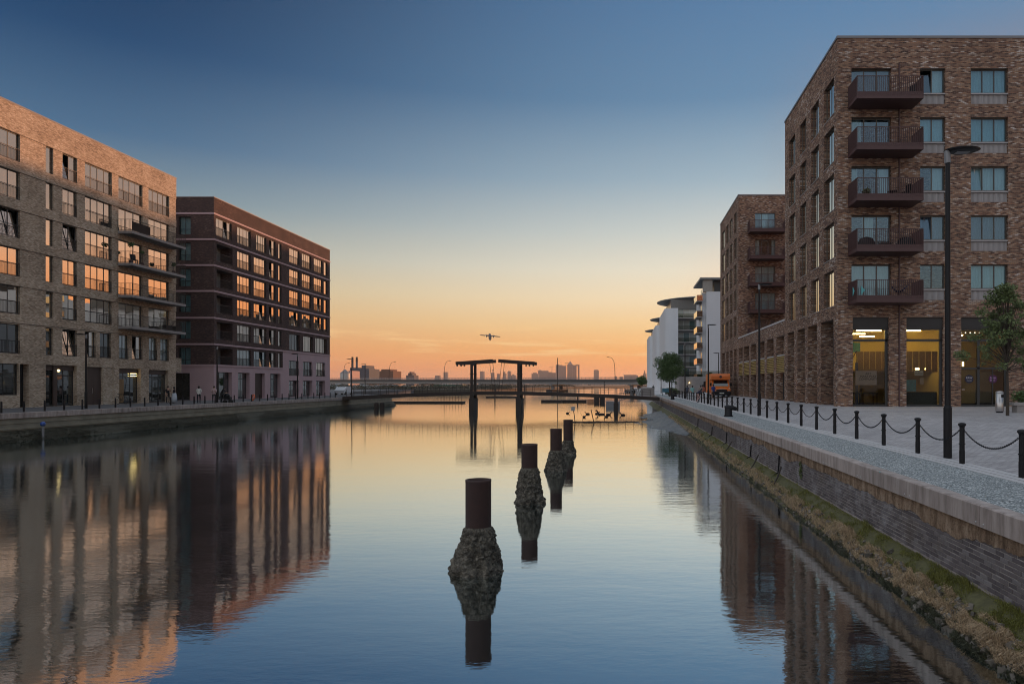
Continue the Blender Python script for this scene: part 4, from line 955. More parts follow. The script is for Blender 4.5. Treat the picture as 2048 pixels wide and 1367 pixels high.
piling(2, -2.78, 29.3, 1.74, .85, .43, 'rusty pipe piling with a lopsided crust, third of the row')
piling(3, -2.82, 36.3, 1.76, .7, .4, 'rusty pipe piling farthest away, last of the row')

# ------------------------------------------------------------------ chain posts and chains on the right bank
def post_meshes():
    mb = MB(); mb.lathe([(.062,0),(.062,.30),(.058,.31),(.056,.84)], 14); a = mb.mesh('shaft', M['black'], False)
    mb = MB(); mb.lathe([(.056,.84),(.075,.875),(.088,.885),(.088,.915),(.07,.935),(.02,.95)], 14); b = mb.mesh('cap', M['black'])
    mb = MB(); mb.lathe([(.062,.44),(.072,.445),(.072,.465),(.062,.47)], 14); c = mb.mesh('collar', M['black'])
    mb = MB(); mb.lathe([(.062,0),(.06,.3),(.056,.84),(.088,.885),(.088,.915),(.05,.945)], 10); mb.lathe([(.06,.44),(.072,.445),(.072,.465),(.06,.47)], 10); d = mb.mesh('chain_post', M['black'])
    return a, b, c, d
pa, pb, pc, pd = post_meshes(); PY = [8.96+2.442*k for k in range(50)]
def chain_mesh(linked, span):
    mb = MB(); pts = []; n = 60 if linked else 12
    for i in range(n+1):
        u = i/n; pts.append(Vector((0, u*span, -.34*(1-(2*u-1)**2))))
    if not linked: mb.tube(pts, .016, 5, False); return mb.mesh('chain', M['black'])
    for i in range(n):
        a, b = pts[i], pts[i+1]; c = (a+b)/2; t = (b-a); l_ = t.length; t.normalize()
        w = Vector((1,0,0)) if i % 2 else t.cross(Vector((1,0,0)))
        ring = []
        for k in range(8):
            an = 2*PI*k/8; ring.append(c+t*math.cos(an)*l_*.72+w*math.sin(an)*.019)
        ring.append(ring[0]); ring.append(ring[1]); mb.tube(ring, .0062, 4, False)
    return mb.mesh('chain', M['black'])
c1, c2 = chain_mesh(True, 2.33), chain_mesh(False, 2.33)
for k, yv in enumerate(PY):
    zz = QZ+.012
    lab = f'black iron chain post on the right quay kerb, {ordinal(k)} from the near end'
    if k < 12:
        t = thing('chain_post', lab, 'post', (7.9, yv, zz), 'chain posts along the right quay')
        put('shaft', pa, t); put('cap', pb, t); put('collar', pc, t)
    else: tag(put('chain_post', pd, None, (7.9, yv, zz)), lab, 'post', 'chain posts along the right quay')
    if k < len(PY)-1:
        tag(put('chain', c1 if k < 8 else c2, None, (7.9, yv+.056, zz+.8)), f'sagging black chain behind the {ordinal(k)} chain post of the right quay', 'chain', 'chains between the posts of the right quay')
# posts on the left bank
lp = MB().lathe([(.06,0),(.055,.72),(.03,.74)], 10).mesh('bollard', M['black'])
for k in range(34):
    tag(put('bollard', lp, None, (-40.0, 41.7+1.69*k, QZ)), f'slim black bollard on the left promenade, {ordinal(k)} counting away from the near end', 'bollard', 'bollards along the left promenade')
# mooring bollards
def mooring(label, p):
    t = thing('mooring_bollard', label, 'bollard', p, 'mooring bollards on the right quay')
    put('base', MB().lathe([(.26,0),(.27,.04),(.22,.1),(.21,.4),(.2,.46)], 16).mesh('base', M['black'], True), t)
    mb = MB(); mb.tube([(-.2,0,.46),(.0,0,.5),(.28,0,.49),(.48,0,.42)], [.15,.17,.13,.1], 12); put('head', mb.mesh('head', M['black'], True), t)
mooring('squat black mooring bollard with hooked head, nearer of the two on the gravel path', (6.08, 40.2, QZ))
mooring('squat black mooring bollard with hooked head, farther of the two on the gravel path', (6.05, 84.7, QZ))

# ------------------------------------------------------------------ street lamps
def lamp(label, x, y, z, h, d, grp, s=1.0):
    t = thing('street_lamp', label, 'street lamp', (x, y, z), grp)
    put('lower_pole', MB().lathe([(.1*s,0),(.1*s,1.25),(.078*s,1.3)], 14).mesh('lower_pole', M['black']), t)
    put('pole', MB().tube([(0,0,1.3),(0,0,h-.3)], [.075*s,.055*s], 12).mesh('pole', M['black']), t)
    mb = MB(); mb.tube([(0,0,h-.34),(-.01*d,0,h-.12),(-.03*d,0,h-.03)], [.078*s,.075*s,.06*s], 10); put('collar', mb.mesh('collar', M['grey']), t)
    mb = MB(); mb.lathe([(.05,-.05),(.3,-.035),(.44,.012),(.42,.024),(.2,.036),(.03,.04)], 24, (.36*d,0,h-.03), sy=.75); o = put('head', mb.mesh('head', M['black'], True), t)
    mb = MB(); mb.box(.36*d-.16,-.09,h-.084,.36*d+.16,.09,h-.066); put('lens', mb.mesh('lens', M['grey']), t)
g = 'street lamps along the right quay'
for k, (yv, hh) in enumerate(((17.5,7.7),(41.6,7.8),(66.3,7.5),(91,7.2),(115.5,6.8),(145,6.2))):
    lamp(f'tall black street lamp on the right quay, {["nearest, before the studio windows","second from the near end","third from the near end","fourth from the near end","fifth from the near end","farthest of the row"][k]}', 8.13 if k < 5 else 8.0, yv, QZ+.012, hh, 1, g)
lamp('dark street lamp standing behind the orange van', 14.0, 102, 2.2, 6.0, -1, g)
g = 'street lamps along the left promenade'
for k, (xv, yv) in enumerate(((-41,53.5),(-41,70.8),(-41,88.3),(-41,106),(-47.8,130))):
    lamp(f'black street lamp on the left promenade, {["nearest, before the buff block","second, at the corner of the dark block","third, before the pink base","fourth, past the dark block","farthest, beyond the bridge end"][k]}', xv, yv, QZ, 5.7, -1, g)

# ------------------------------------------------------------------ drawbridge
BY0, BY1 = 97.0, 99.3
db = thing('drawbridge', 'dark steel drawbridge with twin lifting portals spanning the canal', 'bridge', (-17.6, 98, 0))
def deckz(x):
    t = (x+17.6)/20.9; return 2.62-.72*abs(t)**1.6
mb = MB()
for yv in (BY0-.12, BY1+.12):
    vs = []; fs = []; xs = [-38.75+43.9*i/44 for i in range(45)]
    for x in xs:
        z = deckz(x); vs += [(x,yv-.09,z-.48),(x,yv+.09,z-.48),(x,yv+.09,z-.02),(x,yv-.09,z-.02)]
    for i in range(44):
        a = i*4; fs += [(a+k, a+(k+1) % 4, a+4+(k+1) % 4, a+4+k) for k in range(4)]
    fs += [(0,1,2,3),(179,178,177,176)]; m2 = MB().add(vs, fs); part(db, 'girder', m2, M['timberdark'])
for i in range(22):
    x0 = -38.74+43.86*i/22; x1 = -38.74+43.86*(i+1)/22-.03
    m2 = MB().add([(x0,BY0-.02,deckz(x0)-.1),(x1,BY0-.02,deckz(x1)-.1),(x1,BY1+.02,deckz(x1)-.1),(x0,BY1+.02,deckz(x0)-.1),(x0,BY0-.02,deckz(x0)),(x1,BY0-.02,deckz(x1)),(x1,BY1+.02,deckz(x1)),(x0,BY1+.02,deckz(x0))],
        [(0,3,2,1),(4,5,6,7),(0,1,5,4),(1,2,6,5),(2,3,7,6),(3,0,4,7)]); part(db, 'deck_panel', m2, M['timberdark'])
for xm in (-20.9, -14.4):
    for yv in (BY0, BY1):
        mb = MB(); mb.box(xm-.17,yv-.15,1.95,xm+.17,yv+.15,6.55); part(db, 'mast', mb, M['timberdark'])
        for zz in (5.0,): mb = MB(); mb.box(xm-.24,yv-.17,zz-.04,xm+.24,yv+.17,zz+.04); part(db, 'mast_collar', mb, M['timberdark'])
    mb = MB(); mb.box(xm-.12,BY0+.16,6.2,xm+.12,BY1-.16,6.5); part(db, 'cross_head', mb, M['timberdark'])
for (xa, za, xb, zb_) in ((-23.1,6.5,-17.95,6.85),(-12.15,6.5,-17.2,6.85)):
    d = 1 if xb > xa else -1
    for yv in (BY0, BY1):
        c = Vector(((xa+xb)/2, yv, (za+zb_)/2)); ln = math.hypot(xb-xa, zb_-za)/2; an = math.atan2(zb_-za, abs(xb-xa))*d
        mb = MB(); mb.obox(c, ln, .13, .22, Matrix.Rotation(-an, 3, 'Y')); part(db, 'balance_beam', mb, M['timberdark'])
    mb = MB()
    for q in (.2,.75,1.2): mb.box(xa+d*q-.09,BY0-.1,za-.42,xa+d*q+.09,BY0+.1,za-.2)
    part(db, 'counterweight', mb, M['timberdark'])
    for yv in (BY0, BY1):
        mb = MB(); mb.tube([(xb-d*.45,yv,zb_-.2),(xb+d*.05-d*.1,yv,deckz(xb))], .028, 6); part(db, 'tie_rod', mb, M['timberdark'])
for yv in (BY0-.12, BY1+.12):
    for i in range(37):
        x = -38.2+1.17*i; z = deckz(x); mb = MB(); mb.box(x-.02,yv-.02,z,x+.02,yv+.02,z+.95)
        part(db, 'railing_post', mb, M['timberdark'])
    mb = MB()
    for hh in (.3,.6,.93): mb.tube([(x, yv, deckz(x)+hh) for x in [-38.2+42.1*i/36 for i in range(37)]], .009, 4, False)
    part(db, 'railing_wire', mb, M['timberdark'])
for xm, w, zt in ((-20.9,.34,1.65),(-14.4,.38,1.65),(-.9,.33,.95)):
    mb = MB(); mb.box(xm-w,BY0-.2,-1,xm+w,BY1+.2,zt); part(db, 'pier', mb, M['timberdark'])
    for yv in (BY0, BY1): mb = MB(); mb.box(xm-.24,yv-.22,zt,xm+.24,yv+.22,deckz(xm)-.47); part(db, 'bearing', mb, M['timberdark'])
for x in (-33.95,-33.15):
    mb = MB(); mb.tube([(x,BY0-.4,-1),(x,BY0-.4,.95),(x,BY0-.4,1.1)], [.3,.3,.2], 10); part(db, 'pile', mb, M['timberdark'])

# ------------------------------------------------------------------ road bridge behind
rb = thing('road_bridge', 'long low concrete road bridge across the distance with mesh parapet', 'bridge', (-80, 360, 0))
A, Bp = Vector((-240, 464, 0)), Vector((60, 275, 0)); dirv = (Bp-A).normalized(); nv = Vector((-dirv.y, dirv.x, 0))
def zof(t): return 4.25-.9*t
def strip(name, n0, n1, z0, z1, m, n=24):
    vs = []; fs = []
    for i in range(n+1):
        t = i/n; p = A.lerp(Bp, t); b = zof(t)
        for q, z in ((n0,z0),(n1,z0),(n1,z1),(n0,z1)): v = p+nv*q; vs.append((v.x, v.y, b+z))
    for i in range(n):
        a = i*4; fs += [(a+k, a+4+k, a+4+(k+1) % 4, a+(k+1) % 4) for k in range(4)]
    fs += [(0,1,2,3),(n*4+3,n*4+2,n*4+1,n*4)]; return part(rb, name, MB().add(vs, fs), m)
strip('girder', 0, 11, 0, 1.35, M['concrete']); strip('deck', -.7, 11.7, 1.36, 2.25, mat('dirty_concrete', (.08,.077,.075), .9)); strip('road_surface', -.4, 11.4, 2.252, 2.29, M['asphalt'])
mpar = M['grey']
for q in (-.6, 11.5):
    for z in (2.55, 2.85, 3.2): strip('parapet_rail', q, q+.06, z, z+.07, mpar)
ml = (Bp-A).length
mb = MB()
for i in range(int(ml/2.2)):
    t = i*2.2/ml; p = A.lerp(Bp, t); b = zof(t)
    for q in (-.57, 11.53): v = p+nv*q; mb.box(v.x-.05,v.y-.05,b+2.26,v.x+.05,v.y+.05,b+3.25)
tag(part(rb, 'parapet_post', mb, mpar), kind='stuff')
for t in (.17,.3,.43,.555,.685,.81,.93):
    p = A.lerp(Bp, t)
    for q in (2.2, 8.6):
        v = p+nv*q; mb = MB(); mb.cyl(v.x, v.y, -1, zof(t)-.5, .9, n=14); part(rb, 'pier', mb, M['concrete'])
    v0 = p+nv*.6; v1 = p+nv*10.4; c = (v0+v1)/2; mb = MB(); mb.obox((c.x, c.y, zof(t)-.255), 5.2, .9, .25, Matrix.Rotation(math.atan2(nv.y, nv.x), 3, 'Z')); part(rb, 'crosshead', mb, M['concrete'])
    if t > .6:
        v = p+nv*5.5; mb = MB(); mb.obox((v.x, v.y, .2), 6.5, 1.7, .9, Matrix.Rotation(math.atan2(nv.y, nv.x), 3, 'Z')); part(rb, 'footing', mb, M['darkb'] if 'darkb' in M else M['timberdark'])
def onbridge(px):      # where the bridge edge stands at this picture column
    k = (px-1245)/F; t = (k*A.y-A.x)/((Bp.x-A.x)-k*(Bp.y-A.y)); return t
for k, (px, d) in enumerate(((688,1),(779,1),(889,1),(1231,-1))):
    t = onbridge(px); p = A.lerp(Bp, t)+nv*-.3; z = zof(t)+2.26; hgt = 10.0; ar = 3.0*d
    th = thing('bridge_lamp', f'thin curved lamp post on the road bridge, {["leftmost, by the silo","second from the left","third from the left, before the drawbridge","rightmost, near the small tree"][k]}', 'street lamp', (p.x, p.y, z), 'curved lamp posts on the road bridge')
    mb = MB(); mb.tube([(0,0,0),(.05*ar,0,hgt*.55),(.2*ar,0,hgt*.82),(.5*ar,0,hgt*.96),(.95*ar,0,hgt)], [.16,.13,.1,.09,.07], 6); put('pole', mb.mesh('pole', M['timberdark']), th)
    mb = MB(); mb.obox((1.1*ar,0,hgt+.02), .45, .2, .1); put('head', mb.mesh('head', M['timberdark']), th)

# ------------------------------------------------------------------ pontoons, jetty, poles, floating things
def pontoon(label, x0, x1, y, w, rail=False, h=.35):
    t = thing('pontoon', label, 'pontoon', ((x0+x1)/2, y, 0), 'floating pontoons beyond the drawbridge'); n = max(2, int((x1-x0)/4))
    for i in range(n):
        a = x0+(x1-x0)*i/n; b = x0+(x1-x0)*(i+1)/n-.12; mb = MB(); mb.box(a,y,-.3,b,y+w,h); part(t, 'float', mb, M['timberdark'])
    mb = MB(); mb.box(x0,y-.05,h+.002,x1,y+w+.05,h+.1); part(t, 'deck', mb, M['timberdark'])
    if rail:
        for i in range(8):
            x = x1-4.2+.55*i; mb = MB(); mb.cyl(x,y+.1,h+.1,h+1.15,.03,n=6); part(t, 'post', mb, M['timberdark'])
pontoon('long dark pontoon behind the left part of the drawbridge, with a few posts', -46, -30.3, 133, 2.4, True, .22)
pontoon('slim dark pontoon seen between the two portals of the drawbridge', -36.5, -27, 187, 2.0, False, .25)
pontoon('dark pontoon behind the drawbridge right of the portals', -16.4, -7.2, 141, 2.2, False, .32)
pontoon('stubby dark pontoon beside the orange painted reflection', -5.6, -3.4, 138, 2.2, False, .9)
boxthing('reflection_block', 'orange block painted as sky reflected in the water between two dark pontoons', 'float', (-7.0,139,-.2), (-5.75,140.6,.62), mat('reflected_orange', (.5,.24,.12), .7))  # sky glow reflected between the pontoons, painted as an orange block
jt = thing('jetty', 'grey jetty with lattice gangway beside the right bank behind the drawbridge', 'jetty', (1.5, 112, 0))
mb = MB(); mb.box(-2.6,110,-.3,-.4,112.5,.9); part(jt, 'float', mb, M['grey'])
mb = MB(); mb.box(2.9,109.5,1.75,5.0,112.5,3.05); part(jt, 'landing', mb, M['concrete'])
for yv in (110.3, 111.7):
    mb = MB(); mb.tube([(-.6,yv,1.0),(3.0,yv,1.9)], .05, 6); mb.tube([(-.6,yv,2.1),(3.0,yv,3.0)], .05, 6)
    for i in range(9):
        x = -.6+3.6*i/9; z = 1.0+.9*i/9; x2 = x+.4; z2 = z+.1
        mb.tube([(x,yv,z),(x2,yv,z2+1.1)], .03, 5); mb.tube([(x2,yv,z2+1.1),(x2,yv,z2)], .03, 5)
    part(jt, 'gangway_truss', mb, M['grey'])
mb = MB(); mb.add([(-.6,110.3,1.0),(3.0,110.3,1.9),(3.0,111.7,1.9),(-.6,111.7,1.0),(-.6,110.3,1.08),(3.0,110.3,1.98),(3.0,111.7,1.98),(-.6,111.7,1.08)], [(0,3,2,1),(4,5,6,7),(0,1,5,4),(1,2,6,5),(2,3,7,6),(3,0,4,7)]); part(jt, 'gangway_deck', mb, M['grey'])
mb = MB()
for i in range(14): mb.tube([(-2.5+i*.16,110.02,.9),(-2.5+i*.16,110.02,2.0)], .02, 5)
mb.tube([(-2.5,110.02,2.0),(-.4,110.02,2.0)], .03, 5); part(jt, 'railing', mb, M['grey'])
def pole(name, label, cat, x, y, z0, z1, r, m='timberdark', lean=0.): return tag(put(name, MB().tube([(0,0,z0),(lean,0,z1)], r, 8).mesh(name, M[m]), None, (x,y,0)), label, cat)
pole('mast_pole', 'tall thin mast standing in the water in front of the distant towers', 'pole', -21.5, 232, -1, 12.3, .13)
pole('mooring_pole', 'thin mooring pole topped by a lamp right of the distant towers', 'pole', -3.6, 138, -1, 4.2, .07)
pole('mooring_pole', 'short pole rising from the slim pontoon between the portals, left one', 'pole', -34, 186.5, -1, 3.6, .16)
pole('mooring_pole', 'short pole rising from the slim pontoon between the portals, right one', 'pole', -26, 186.5, -1, 3.4, .16)
pole('mooring_pole', 'stout pole beside the pontoon right of the portals', 'pole', -9.0, 140.5, -1, 1.7, .12)
sg = thing('water_sign', 'leaning stake with a square grey board standing in the water by the last piling', 'sign', (-4.5, 65.4, 0))
put('stake', MB().tube([(.12,0,-.6),(.0,0,.7),(-.1,0,1.25)], .035, 6).mesh('stake', M['timberdark']), sg)
put('board', MB().obox((-.12,-.05,1.32), .17, .02, .2, Matrix.Rotation(R(3), 3, 'Y')).mesh('board', M['ltgrey']), sg)
pole('stake', 'bare leaning stake in the water right of the square board', 'stake', -2.55, 65.2, -.5, 1.25, .04, lean=-.38)
mb = MB(); mb.tube([(-3.85,65.5,-.1),(-3.75,65.5,.25),(-3.7,65.5,.5),(-3.85,65.5,.75),(-3.95,65.5,.95)], [.02,.018,.016,.012,.008], 5); tag(put('twig', mb.mesh('twig', M['timberdark'])), 'thin crooked twig poking out of the water beside the square board', 'twig')
mb = MB(); rs = np.random.RandomState(4)
for i in range(150):
    x = -4.9+6.3*rs.rand(); yv = 66.4+.7*rs.randn()*.5+.25*math.sin(x*2); a = rs.rand()*.5-.25; l_ = .12+.3*rs.rand()
    mb.tube([(x-l_*math.cos(a),yv-l_*math.sin(a),.01),(x,yv,.035+.03*rs.rand()),(x+l_*math.cos(a),yv+l_*math.sin(a),.01)], .022, 4)
tag(put('driftwood', mb.mesh('driftwood', M['timberdark'])), kind='stuff')
def bird(label, x, y, s, rz):
    t = thing('waterbird', label, 'bird', (x, y, 0), 'dark waterbirds floating near the stakes', rz)
    put('body', MB().lathe([(.02,-.05),(.1,-.03),(.15,.04),(.13,.12),(.05,.17)], 12, sx=1.55*s, sy=s).mesh('body', M['black'], True), t)
    mb = MB(); mb.tube([(.18*s,0,.1*s),(.24*s,0,.2*s),(.3*s,0,.24*s),(.37*s,0,.225*s)], [.05*s,.04*s,.05*s,.012*s], 8); put('head', mb.mesh('head', M['black'], True), t)
for k, (px, py, s) in enumerate(((1135,826.5,.8),(1175.5,828,1.1),(1194,827.5,1.1),(1202.5,828.5,2.0),(1216.5,829.5,1.35),(1246,830,1.25),(1168,834,.7),(1213,833.5,.8))):
    yv = 3.6*F/(py-768); bird(f'dark waterbird afloat near the stakes, {ordinal(k) if k < 6 else ["smallest left one of the front pair","smallest right one of the front pair"][k-6]}{" from the left" if k < 6 else ""}', (px-1245)*yv/F, yv, s, (0, PI)[k % 2])
# gauges and a blue lamp on the left wall
bl = thing('marker_light', 'blue globe marker on a grey stub below the left quay', 'light', (-38.25, 46.2, 0))
put('globe', MB().lathe([(.16*math.sin(PI*k/8), .98-.16*math.cos(PI*k/8)) for k in range(1, 8)], 14).mesh('globe', mat('blue_lens', (.02,.07,.3), .15), True), bl)
put('stub', MB().cyl(0,0,-.5,.84,.07,n=10).mesh('stub', M['grey']), bl)
for k, (px, yb) in enumerate(((606, 91),(639, 95.6))):
    x = (px-1245)*yb/F; t = thing('depth_gauge', f'{["yellow","white topped"][k]} depth gauge post against the left quay wall', 'gauge', (x, yb, 0))
    put('post', MB().box(-.05,-.05,-.5,.05,.05,1.05).mesh('post', mat('gauge_yellow', (.4,.33,.06), .7)), t)
    if k: put('board', MB().box(-.13,-.08,.6,.13,-.052,1.2).mesh('board', M['white']), t)

# ------------------------------------------------------------------ trees and planting
def tree(name, label, p, trunkh, r, clumps, n, leaf, m, seed, grp=None, limbs=6):
    t = thing(name, label, 'tree', p, grp); rs = np.random.RandomState(seed); mb = MB()
    top = max(c[2]+c[5]*.5 for c in clumps)
    mb.tube([(0,0,0),(.02,.01,trunkh*.5),(-.01,.02,trunkh),(.02,0,(trunkh+top)/2),(.0,.03,top)], [r*1.25,r,r*.85,r*.5,r*.12], 9)
    for i, c in enumerate(clumps[:limbs*2]):
        z0 = trunkh*.9+(c[2]-trunkh*.9)*.35; mb.tube([(0,0,min(z0, top-.3)),(c[0]*.5,c[1]*.5,(z0+c[2])/2),(c[0],c[1],c[2])], [r*.4,r*.25,r*.1], 6)
    put('trunk', mb.mesh('trunk', M['bark']), t)
    tot = sum(c[3]*c[4]*c[5] for c in clumps)
    V = np.concatenate([leafclump(max(8, int(n*c[3]*c[4]*c[5]/tot)), c[:3], c[3:6], leaf, rs) for c in clumps]); leaves('crown', V, M[m], t)
    return t
def roundclumps(R_, zc, zr, n, seed, cs):
    rs = np.random.RandomState(seed); out = []
    while len(out) < n:
        d = rs.randn(3); d /= np.linalg.norm(d); q = (.35+.6*rs.rand()); c = d*q
        s = cs*(.7+.6*rs.rand()); out.append((c[0]*(R_-s*.6), c[1]*(R_-s*.6), zc+c[2]*(zr-s*.6), s, s, s*.8))
    return out
# young street tree in front of the studios: loose, gappy crown
rs0 = np.random.RandomState(21); cl_ = []
for i in range(64):
    h_ = rs0.rand(); a = rs0.rand()*2*PI; rr = (1.75*(1-h_)**.7+.25)*(.35+.65*rs0.rand()); s = .16+.22*rs0.rand()
    cl_.append((rr*math.cos(a)-.12, rr*math.sin(a)*.8, 2.15+3.5*h_, s*1.15, s, s*.8))
tree('street_tree', 'young street tree with a loose open crown in front of the studio door', (17.05, 31, gz(17)), 2.0, .06, cl_, 7500, .055, 'leaf', 22, limbs=40)
tree('round_tree', 'dense round headed tree on the right quay before the white blocks', (7.2, 107, QZ), 1.9, .13, roundclumps(2.8, 4.25, 3.0, 60, 31, .85), 13000, .1, 'leafd', 32)
tree('small_tree', 'small round tree at the far end of the right quay', (4.9, 176, QZ), 1.2, .12, roundclumps(1.75, 2.7, 1.75, 22, 41, .7), 3000, .13, 'leafd', 42)
def bush(name, label, p, rx, ry, rz_, n, leaf, m, seed):
    rs = np.random.RandomState(seed); V = np.concatenate([leafclump(n//5, (rs.randn()*rx*.35, rs.randn()*ry*.35, rz_*(.75+.25*rs.rand())), (rx*.75, ry*.75, rz_*.75), leaf, rs) for _ in range(5)])
    V[:,2] = np.maximum(V[:,2], .02); return tag(leaves(name, V, M[m], None, p), label, 'bush')
bush('hedge_bush', 'clipped green bush beside the blue information board on the right quay', (8.4, 118, QZ), 1.2, 1.2, .75, 2600, .09, 'leaf', 51)
bush('shrub', 'dark shrub behind the concrete bench at the right edge', (19.75, 34.6, 2.6), .34, .34, .42, 900, .05, 'leafd', 52)
bush('creeper', 'dark bushy creeper at the end of the podium wall beside the van', (14.2, 98.6, 2.2), .9, .8, 1.0, 1200, .09, 'leafd', 53)
bush('terrace_plant', 'small bush on the terrace of the low grey building', (15.4, 122, 4.95), .5, .5, .45, 500, .08, 'leafd', 54)

# ------------------------------------------------------------------ bin, bench, information board
lb = thing('litter_bin', 'brushed steel litter bin beside the young street tree', 'bin', (18.42, 34.2, gz(18)))
put('body', MB().lathe([(.17,.06),(.185,.09),(.185,.98)], 22).mesh('body', M['steel'], True), lb)
put('base', MB().lathe([(.15,0),(.16,.06)], 18).mesh('base', M['black']), lb)
put('lid', MB().lathe([(.19,.982),(.19,1.0),(.14,1.05),(.03,1.07)], 22).mesh('lid', M['steel'], True), lb)
mb = MB()
for k in range(7): a = R(-95+k*12); a2 = R(-95+(k+1)*12); mb.quad((.19*math.cos(a),.19*math.sin(a),.74),(.19*math.cos(a2),.19*math.sin(a2),.74),(.19*math.cos(a2),.19*math.sin(a2),.9),(.19*math.cos(a),.19*math.sin(a),.9))
put('opening', mb.mesh('opening', M['dark']), lb)
be = thing('bench', 'pale concrete bench by the wall at the right edge', 'bench', (20.4, 34.2, gz(20)))
put('seat', MB().box(-1.45,-.3,.36,1.6,.3,.5).mesh('seat', M['concrete']), be)
for x in (-.85, 1.0): put('leg', MB().box(x-.4,-.24,0,x+.4,.24,.358).mesh('leg', M['concrete']), be)
ib = thing('information_board', 'blue information board on two legs on the right quay', 'sign', (7.0, 114, QZ))
put('panel', MB().box(-.55,-.03,.55,.55,.03,1.2).mesh('panel', mat('board_blue', (.05,.16,.22), .5)), ib)
for x in (-.48,.48): put('leg', MB().box(x-.03,-.025,0,x+.03,.025,.548).mesh('leg', M['black']), ib)
lf = thing('lifebuoy', 'orange lifebuoy hung on a bollard of the left promenade', 'lifebuoy', (-39.9, 75.6, QZ+.38))
mb = MB(); mb.tube([(.0,.3*math.cos(2*PI*k/18),.3*math.sin(2*PI*k/18)+.05) for k in range(19)], .07, 8, False); put('ring', mb.mesh('ring', mat('lifebuoy_orange', (.65,.16,.06), .6), True), lf, (0,0,0), (0,R(12),R(50)))

# ------------------------------------------------------------------ van and far car
va = thing('van', 'orange box van with over cab locker parked facing the camera by the brick podium', 'van', (11.35, 80, gz(11.35)))
def vpart(name, mb, m, sm=False): return put(name, mb.mesh(name, m, sm), va)
def yzprism(poly, x0, x1):
    n = len(poly); return MB().add([(x0,y,z) for y, z in poly]+[(x1,y,z) for y, z in poly], [tuple(range(n)), tuple(range(2*n-1, n-1, -1))]+[(i, n+i, n+(i+1) % n, (i+1) % n) for i in range(n)])
vpart('cab', yzprism([(.06,.75),(.1,.98),(.42,1.18),(.78,1.3),(1.35,2.02),(2.4,2.05),(2.4,.4),(.2,.4)], -1.0, 1.0), M['orange'])
vpart('bumper', yzprism([(0,.3),(-.02,.55),(.03,.78),(.3,.8),(.3,.3)], -1.03, 1.03), M['black'])
vpart('grille', yzprism([(.02,.79),(.09,.97),(.14,.95),(.14,.79)], -.62, .62), M['black'])
mb = MB(); mb.add([(-.86,.8,1.345),(.86,.8,1.345),(.78,1.315,1.99),(-.78,1.315,1.99)], [(0,1,2,3)]); vpart('windscreen', mb, M['clearblue'] if False else M['glassdark'])
bx = vpart('cargo_box', MB().box(-1.1,2.41,.55,1.1,6.2,2.78), M['orange'])
lk = vpart('over_cab_box', yzprism([(.95,2.08),(.95,2.5),(1.15,2.78),(2.405,2.78),(2.405,2.08)], -1.1, 1.1), M['orange'])
put('emblem', MB().tube([(0,.944,2.42),(0,.9495,2.42)], .16, 16).mesh('emblem', mat('emblem_dark', (.06,.02,.015), .5)), lk)
for s in (-1, 1):
    hd = MB().add([(s*.98,.07,.82),(s*.72,.04,.8),(s*.8,.2,1.12),(s*.97,.36,1.2),(s*1.012,.3,.95)], [(0,1,2,3,4)] if s < 0 else [(4,3,2,1,0)]); vpart('headlight', hd, mat('headlight', (.6,.62,.65), .15, .3))
    vpart('wing_mirror', MB().box(min(s*1.05,s*1.28),.85,1.35,max(s*1.05,s*1.28),.98,1.72), M['black'])
    for yv in (1.0, 4.9):
        w = put('wheel', MB().tube([(s*.82,yv,.34),(s*1.02,yv,.34)], .34, 18).mesh('wheel', M['rubber']), va); put('rim', MB().tube([(s*1.021,yv,.34),(s*1.026,yv,.34)], .2, 14).mesh('rim', M['steel']), w)
vpart('badge_bar', MB().box(-.35,.01,.985,.3,.09,1.03), M['steel'])
vpart('number_plate', MB().box(-.26,-.035,.48,.26,-.022,.6), mat('plate', (.55,.55,.5), .5))
fc = thing('parked_car', 'white parked car seen end on past the left block', 'car', (-49.0, 121, QZ), None, R(0))
mbp = yzprism([(0,.3),(0,.85),(.5,.95),(1.1,1.42),(2.9,1.45),(3.7,1.0),(4.1,.9),(4.1,.3)], -.85, .85); put('body', mbp.mesh('body', M['white']), fc)
put('rear_window', MB().add([(-.7,.6,.99),(.7,.6,.99),(.6,1.04,1.39),(-.6,1.04,1.39)], [(0,1,2,3)]).mesh('rear_window', M['glassdark']), fc)
for s in (-.8,.8):
    for yv in (.8,3.3): put('wheel', MB().tube([(s-.1,yv,.32),(s+.1,yv,.32)], .32, 14).mesh('wheel', M['rubber']), fc)

